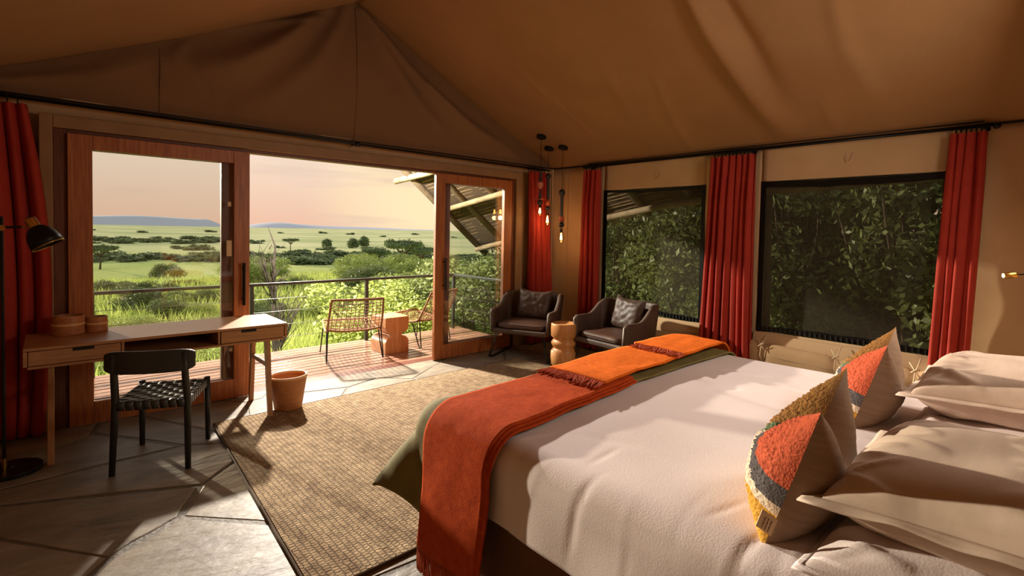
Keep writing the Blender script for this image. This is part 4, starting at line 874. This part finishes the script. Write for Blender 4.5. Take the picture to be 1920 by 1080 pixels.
def rope_chair(label, x, y, rz):
    t_ = thing('rope_chair', label, 'chair', (x, y, -.012), rz, 'rope lounge chairs on the deck')
    def S(u, v):    # v 0 front of seat .. .55 rear .. 1 top of back ; chair faces +y
        if v < .52: t = v/.52; y_ = lerp(.33, -.20, t); z_ = .40-.055*math.sin(PI*t*.9)-.02*t
        else: t = (v-.52)/.48; y_ = -.20-.14*t-.05*math.sin(PI*t*.5); z_ = .365+.38*t
        bend = .03 if v > .5 else .045*math.sin(PI*v/.52); wd_ = .29+.02*math.sin(PI*v)
        return Vector((u*wd_, y_+(-.035*(1-u*u) if v > .52 else 0)*min(1, (v-.52)*6), z_-bend*(1-u*u)*(1 if v < .52 else max(0, 1-(v-.52)*8))))
    edge = [S(-1, v/24) for v in range(25)]+[S(u/8, 1) for u in range(-7, 8)]+[S(1, 1-v/24) for v in range(25)]+[S(u/8, 0) for u in range(7, -9, -1)]
    MB().tube(edge, .013, 8, caps=False).build('rim', 'rope', t_, smooth=True)
    MB().tube([S(u/8, .53)+Vector((0, -.006, 0)) for u in range(-8, 9)], .012, 8).build('rim', 'rope', t_, smooth=True)
    sv_, bv_ = MB(), MB()
    for m, v0, v1 in ((sv_, 0, .52), (bv_, .53, 1)):
        for k in range(12): u = lerp(-.88, .88, k/11); m.tube([S(u+.004, lerp(v0, v1, j/8)) for j in range(9)], .0042, 5); 
        for k in range(10): v = lerp(v0, v1, (k+.5)/10); m.tube([S(u/8, v)+Vector((0, .004, .004)) for u in range(-8, 9)], .0042, 5)
    sv_.build('woven_seat', 'rope', t_, smooth=True); bv_.build('woven_back', 'rope', t_, smooth=True)
    for s_ in (-1, 1):
        a = S(s_*.98, .55); b_ = S(s_*.98, .42)
        MB().tube([a+Vector((0, 0, -.01)), Vector((s_*.325, -.265, .02)), Vector((s_*.325, -.245, .008)), Vector((s_*.322, -.225, .03)), b_+Vector((0, 0, -.02))], .0075, 8).build('leg', 'black', t_, smooth=False)
        MB().tube([S(s_*.98, .05)+Vector((0, 0, -.01)), Vector((s_*.32, .33, .006))], .0075, 8).build('leg', 'black', t_)
    return t_
rope_chair('tan rope lounge chair on the deck standing left of the block table', 2.80, 5.92, math.radians(-15))
rope_chair('tan rope lounge chair on the deck half hidden by the right door stile', 3.88, 6.06, math.radians(19))

# ---------------------------------------------------------------- bed
BX0, BX1, BY0, BY1, BH, BR = 1.32, 3.66, -.32, 2.10, .70, .11
bed = thing('bed', 'very wide double bed on a brown base with white bedding', 'bed', ((BX0+BX1)/2, (BY0+BY1)/2, 0)); BO = Vector(bed.location)
MB().box(BX0+.03-BO.x, BX1-.03-BO.x, BY0-BO.y, BY1-.04-BO.y, .0, .40).build('bed_base', 'bedbase', bed, bevel=.02)
MB().box(BX0+.02-BO.x, BX1-.02-BO.x, BY0-BO.y, BY1-.03-BO.y, .40, BH-.03).build('mattress', 'white', bed, bevel=.06, seg=4)
def bump_(x, y): return .016*nz3(x*1.1, y*1.1, 2)+.008*nz3(x*3, y*2.2, 8)
def drape(sx, sy, off=.0, flare=.06, fold=0.0, seed=0, fk=9.0):
    x0, x1, y1 = BX0+BR, BX1-BR, BY1-BR
    cx = max(x0, min(x1, sx)); cy = min(y1, sy); dx, dy = sx-cx, sy-cy; L_ = math.hypot(dx, dy); B = bump_(max(BX0-.05, min(BX1+.05, sx)), min(BY1+.05, sy))
    if L_ < 1e-6: return Vector((cx, cy, BH+off+B+.012*math.sin(PI*(cx-BX0)/(BX1-BX0))))
    ux, uy = dx/L_, dy/L_; ang = min(L_/BR, PI/2); hang = max(0, L_-BR*PI/2); corner = (abs(ux)*abs(uy)*2)
    ho = (BR+off)*math.sin(ang)+(flare+.34*corner)*hang
    if fold: ho += fold*min(1, hang*4)*(math.sin((cx+cy+sx*abs(uy)+sy*abs(ux))*fk+seed)+.5*math.sin((sx-sy)*fk*1.7+seed*2))*.5
    z = BH-BR+(BR+off)*math.cos(ang)-hang*(1-.42*corner)+B*math.cos(ang)+.012*math.sin(PI*(cx-BX0)/(BX1-BX0))
    return Vector((cx+ux*ho, cy+uy*ho, max(z, .03)))
def surf(name, mats, parent, org, f, nu, nv, solid=.008, **k): return MB().grid(lambda u, v: f(u, v)-org, nu, nv).build(name, mats, parent, smooth=True, solid=solid, **k)
# white duvet with soft creases
dv = thing('duvet', 'white cotton duvet spread over the bed and hanging down its side', 'duvet', (2.5, .9, BH)); DO = Vector(dv.location)
wr = []
q = random.Random(4)
for k in range(26): x = q.uniform(1.28, 1.7); y = q.uniform(-.2, 1.5); a = q.uniform(-.5, .3); l = q.uniform(.15, .5); wr.append((x, y, x+math.cos(a+PI)*l, y+math.sin(a+PI)*l*.5, q.uniform(.008, .016), q.uniform(-.006, .007)))
for k in range(9): x = q.uniform(1.6, 3.2); y = q.uniform(.9, 1.5); a = q.uniform(-1.9, -1.1); l = q.uniform(.3, .8); wr.append((x, y, x+math.cos(a)*l, y+math.sin(a)*l, q.uniform(.02, .045), q.uniform(-.010, .011)))
def wrink(x, y):
    d = 0
    for (ax, ay, bx, by, w, a) in wr:
        if abs(x-ax) > .7 or abs(y-ay) > .9: continue
        ux, uy = bx-ax, by-ay; l2 = ux*ux+uy*uy; t = ((x-ax)*ux+(y-ay)*uy)/l2; t = max(0, min(1, t)); dd = math.hypot(x-ax-ux*t, y-ay-uy*t)/w
        if dd < 3: d += a*math.exp(-dd*dd)*math.sin(PI*max(.05, min(.95, t)))
    return d
def duv(u, v):
    sx = lerp(BX0-.235-.10*sm((1.3-lerp(BY0, BY1-.05, v))/1.2), BX1+.42, u); sy = lerp(BY0, BY1-.05, v)
    p = drape(sx, sy, .012+wrink(sx, sy), flare=.10, fold=.018, seed=1, fk=8)
    # the hem curls lower towards the head
    return p
surf('cover', 'white', dv, DO, duv, 230, 190, .006)
# olive bedspread across the foot end
bs = thing('bedspread', 'olive green quilted bedspread folded over the foot of the bed', 'bedspread', (2.5, 1.9, BH)); SO = Vector(bs.location)
surf('cloth', 'olive', bs, SO, lambda u, v: drape(lerp(BX0-.37, BX1+.37, u), lerp(1.50+.10*sm(u*1.6-.1), BY1+.28, v), .036+.003*nz3(u*30, v*12), flare=.12, fold=.018, seed=3, fk=6), 170, 80, .010)
# orange throws
def yspan(sx, a, b_): t = (sx-1.2)/2.6; return a+t*.17, b_+t*.10
def throw(label, mname, s0, s1, off, dyn, fr_end, group='orange wool throws overlapping along the foot of the bed', layers=1):
    t_ = thing('wool_throw', label, 'throw', (max(s0, BX0), 1.8, BH), 0, None); TO = Vector(t_.location)
    def f(u, v):
        sx = lerp(s0, s1, u); ya, yb = yspan(max(sx, 1.2), 1.50+dyn, 1.93+dyn*.3)
        if sx < 1.3: ya += (1.3-sx)*.02; yb -= (1.3-sx)*.12
        return drape(sx, lerp(ya, yb, v)+.006*nz3(sx*5, v*2, off*100), off+.004*nz3(sx*7, v*4, off*50)+.010*math.sin(PI*v)*.3, flare=.125, fold=.018, seed=3, fk=6)
    nu = int(abs(s1-s0)*60)
    surf('cloth', mname, t_, TO, f, nu, 34, .011)
    for q_ in range(1, layers): surf('folded_layer', mname, t_, TO, lambda u, v: f(u*.985+.015, -.035*q_+v*.5)+Vector((0, 0, -.009*q_)) - Vector((0, 0, 0)), nu, 16, .007)
    fm_ = MB(); q = random.Random(int(s0*100)+3); n_ = 46
    for k in range(n_):
        v = (k+.5)/n_
        if fr_end == 'hang':
            p = f(0, v)-TO; d = Vector((-.012+q.uniform(-.01, .01), q.uniform(-.02, .02), -1)); l = q.uniform(.085, .11); pts = [p, p+d*l*.5+Vector((q.uniform(-.004, .004), q.uniform(-.005, .005), 0)), p+d*l]
            if pts[-1].z+TO.z < .012: pts[-1].z = .012-TO.z
        else:
            sx0, _ = s0, 0; l = q.uniform(.08, .13); yv = q.uniform(-.06, .01); p0 = f(0, v)
            pts = [p0-TO]
            for j in (1, 2, 3):
                ya, yb = yspan(sx0, 1.50+dyn, 1.93+dyn*.3); pts.append(drape(sx0-l*j/3, lerp(ya, yb, v)+yv*j/3, off-.004+q.uniform(0, .007))-TO)
        fm_.tube(pts, [.0038, .0050, .0044, .003][:len(pts)], 5)
    fm_.build('fringe', 'fringe', t_, smooth=True, kind='stuff')
    return t_
throw('long rust-red wool throw hanging down the near side of the bed to its fringe', 'throwA', BX0-.475, 2.35, .060, 0, 'hang', layers=3)
throw('middle orange wool throw lying on the bed with twisted fringe over the rust one', 'throwB', 2.12, 3.25, .076, .03, 'lay')
throw('farthest bright orange wool throw with fringe at the far corner of the bed', 'throwB', 3.0, 3.92, .090, .01, 'lay')

# ---------------------------------------------------------------- pillows
def sham(name, label, cat, loc, rot, w, d, t, seed, mname, flange=.045, group=None, sag=0.0):
    """pillow w along local x, d along local y, lying flat"""
    t_ = thing(name, label, cat, loc, 0, group); t_.rotation_euler = rot
    q = random.Random(seed); ws = [(q.uniform(-1, 1), q.choice((-1, 1)), q.uniform(.03, .07), q.uniform(.3, .65), q.uniform(-.5, .5), q.uniform(.006, .016)) for _ in range(38)]
    def pt(u, v, side):
        a, b_ = (2*u-1), (2*v-1); A, B = w/2, d/2
        k = max(0, (1-abs(a)**3.2)*(1-abs(b_)**3.2))**.55
        x = a*A*(1-.05*(1-b_*b_)*abs(a)**6); y = b_*B*(1-.06*(1-a*a)*abs(b_)**6); z = side*t/2*k
        cr_ = 0
        for (c0_, sd, wdt, ln, sk, am) in ws:      # creases radiating from the long edges
            dist = 1-sd*b_
            if dist < ln*1.4: dd = (a-c0_-sk*dist)/(wdt*(.6+dist)); cr_ += am*math.exp(-dd*dd)*math.sin(PI*min(1, dist/(ln*1.4)))
        z += side*cr_*min(1, k*2)*(1 if side > 0 else .5)+side*.012*nz3(a*1.8+seed, b_*1.8)*k
        return Vector((x, y, z))
    m = MB(); m.grid(lambda u, v: pt(u, v, 1), 84, 64); m.grid(lambda u, v: pt(1-u, v, -1), 60, 44); m.build('cover', mname, t_, smooth=True)
    fl_ = MB(); K = 240
    def rim(s, o):
        s = s % 4; e_ = int(s); f_ = s-e_; a, b_ = [(lerp(-1, 1, f_), -1), (1, lerp(-1, 1, f_)), (lerp(1, -1, f_), 1), (-1, lerp(1, -1, f_))][e_]
        p = pt((a+1)/2, (b_+1)/2, 1)
        if flange: ext = flange*o; dirx = a if abs(a) > .98 else a*.0; diry = b_ if abs(b_) > .98 else 0; p += Vector((dirx*ext, diry*ext, .010*o*nz3(s*5, seed)-.006*o))
        return p
    if flange: fl_.grid(lambda u, v: rim(4*u, v), K, 3); fl_.build('flange', mname, t_, smooth=True, solid=.004)
    return t_
rad = math.radians
sham('pillow', 'white sleeping pillow under the big pillow at the near side of the bed head', 'pillow', (1.80, .15, .75), (rad(-3), rad(0), rad(2)), .80, .58, .15, 3, 'white', flange=.02)
sham('pillow', 'large beige linen pillow nearest the camera at the bed head', 'pillow', (1.835, .135, .885), (rad(-3), rad(1), rad(-1)), .72, .56, .25, 11, 'linen', flange=.04)
sham('pillow', 'white sleeping pillow under the far big pillow', 'pillow', (3.0, .16, .765), (rad(-3), 0, 0), .80, .58, .15, 5, 'white', flange=.02)
sham('pillow', 'large beige linen pillow at the far side of the bed head', 'pillow', (3.0, .16, .925), (rad(-3), rad(1), rad(1)), .74, .56, .25, 17, 'linen', flange=.04)

# chopped cushions with tufted fronts
def cushion(label, loc, rz, tilt, S=.57, H=.385, T=.24, seed=1, tg=False):
    t_ = thing('tufted_cushion', label, 'cushion', loc, rz); t_.rotation_euler = (tilt, 0, rz)
    # local: x along the width, z up, +y is the tufted front (towards the foot of the bed)
    def pt(u, v, side, tuft=0):
        a, b_ = 2*u-1, 2*v-1; k = max(0, (1-abs(a)**2.6)*(1-abs(b_)**2.6))**.6
        x = a*S/2*(1-.13*(1-b_*b_)*abs(a)**2); zz = (b_*H/2)*(1-.06*(1-a*a)*abs(b_)**2)
        chop = sm((b_+.1)/1.1)*math.exp(-(a/.40)**2); zz -= .15*chop
        ear = max(0, b_)**3*abs(a)**3; zz += .045*ear; x *= 1+.04*ear
        th = side*T/2*k*(1-.35*chop)*(1.1-.25*max(0, b_))
        y = th + .006*nz3(a*3+seed, b_*3)*k
        if side < 0: y -= .006*abs(nz3(a*1.5, b_*9, seed))*k
        if tuft: y += .0125*min(1, k*2.2)*(1-min(1, noise.voronoi(Vector((x*85, y*85, zz*85)), distance_metric='DISTANCE')[0][0]*1.25))
        return Vector((x, y, zz+H/2))
    def col(u, v):
        a, b_ = u, v; wv = .02*nz3(u*6, v*6, 4)
        d = math.hypot((u-.0)*1.0, (v-.72)*1.0)+wv
        if v > .76+wv and u > .62: return 5
        if v > .70 and .50+wv < u <= .62+wv: return 4
        d = math.hypot(u*1.0, (v-.80)*.95)+wv
        if d < .33 or (v > .8 and u < .38): return 0
        if d < .46 or (v > .8 and u < .50): return 1
        if u > .5 and v > .45+wv: return 4 if u < .62 else 5
        if v > .25+wv: return 2
        return 3
    MB().grid(lambda u, v: pt(u, v, 1, 1), 170, 150, mi=col).build('tufted_front', ['t_or', 't_gr', 't_wh', 't_ye', 't_gn', 't_mu'], t_, smooth=True)
    MB().grid(lambda u, v: pt(1-u, v, -1), 60, 60).build('back', 'linen_d', t_, smooth=True)
    if tg:
        p = pt(.02, .10, 1, 0); d_ = Vector((.30, .85, .42)).normalized(); e_ = Vector((-.75, .12, .30)).normalized()
        m = MB(); P0 = pt(.0, .12, -1); w_, l_ = .026, .055
        c_ = [P0+Vector((-.004, -.004, 0)), P0+Vector((-.004, -.004, .052)), P0+Vector((-.016, .036, .062)), P0+Vector((-.016, .036, .010))]
        nn = Vector((-.003, -.001, 0)); m.hexa(c_, [x_+nn for x_ in c_]); lo = m.build('sewn_label', 'tag', t_)
        ik = MB()
        for r_ in range(3):
            for s_ in range(5):
                a0 = lerp(.12, .8, s_/5); a1 = a0+.10+.03*((s_*7+r_) % 2); b0 = .70-.2*r_; 
                P_ = lambda a, b2: c_[0]+(c_[1]-c_[0])*a+(c_[3]-c_[0])*b2+nn*1.3
                ik.add([P_(a0, b0), P_(a1, b0), P_(a1, b0-.06), P_(a0, b0-.06)], [(0, 1, 2, 3)])
        ik.build('print', 'ink', lo)
    return t_
cushion('nearer square cushion with orange, grey, cream and yellow tufted front and sewn label', (1.705, .58, .705), rad(9), rad(17), seed=1, tg=True)
cushion('farther square cushion with tufted orange and mustard front by the far pillow', (2.86, .67, .70), rad(8), rad(17), seed=6)

# reading lamp and its wall bracket
rd = thing('reading_lamp', 'small brass reading lamp glowing on a thin arm at the right edge', 'lamp', (4.55, -.5, 1.30)); RO_ = Vector(rd.location)
hp = Vector((3.9, .255, 1.358)); hb_ = Vector((3.93, .205, 1.366))
MB().lathe([(.012, 0), (.016, .004), (.017, .05), (.012, .062), (0, .064)], 18, hp-RO_, axis=(hb_-hp)).build('head', 'brass', rd, smooth=True)
MB().lathe([(0, -.002), (.011, -.001), (.012, .004), (0, .004)], 14, hp-RO_, axis=(hb_-hp)).build('lens', 'ledglow', rd)
MB().tube([hb_-RO_, Vector((4.05, .05, 1.38))-RO_, Vector((4.3, -.25, 1.36))-RO_, Vector((4.55, -.50, 1.32))-RO_], .0035, 6).build('arm', 'black', rd, smooth=True)
MB().lathe([(.04, -.04), (.04, -.02), (.01, 0)], 18, (0, 0, 0), axis=(0, 1, 0)).build('wall_plate', 'brass', rd)
# porch wall lanterns seen mirrored in the door glass are the pendants themselves
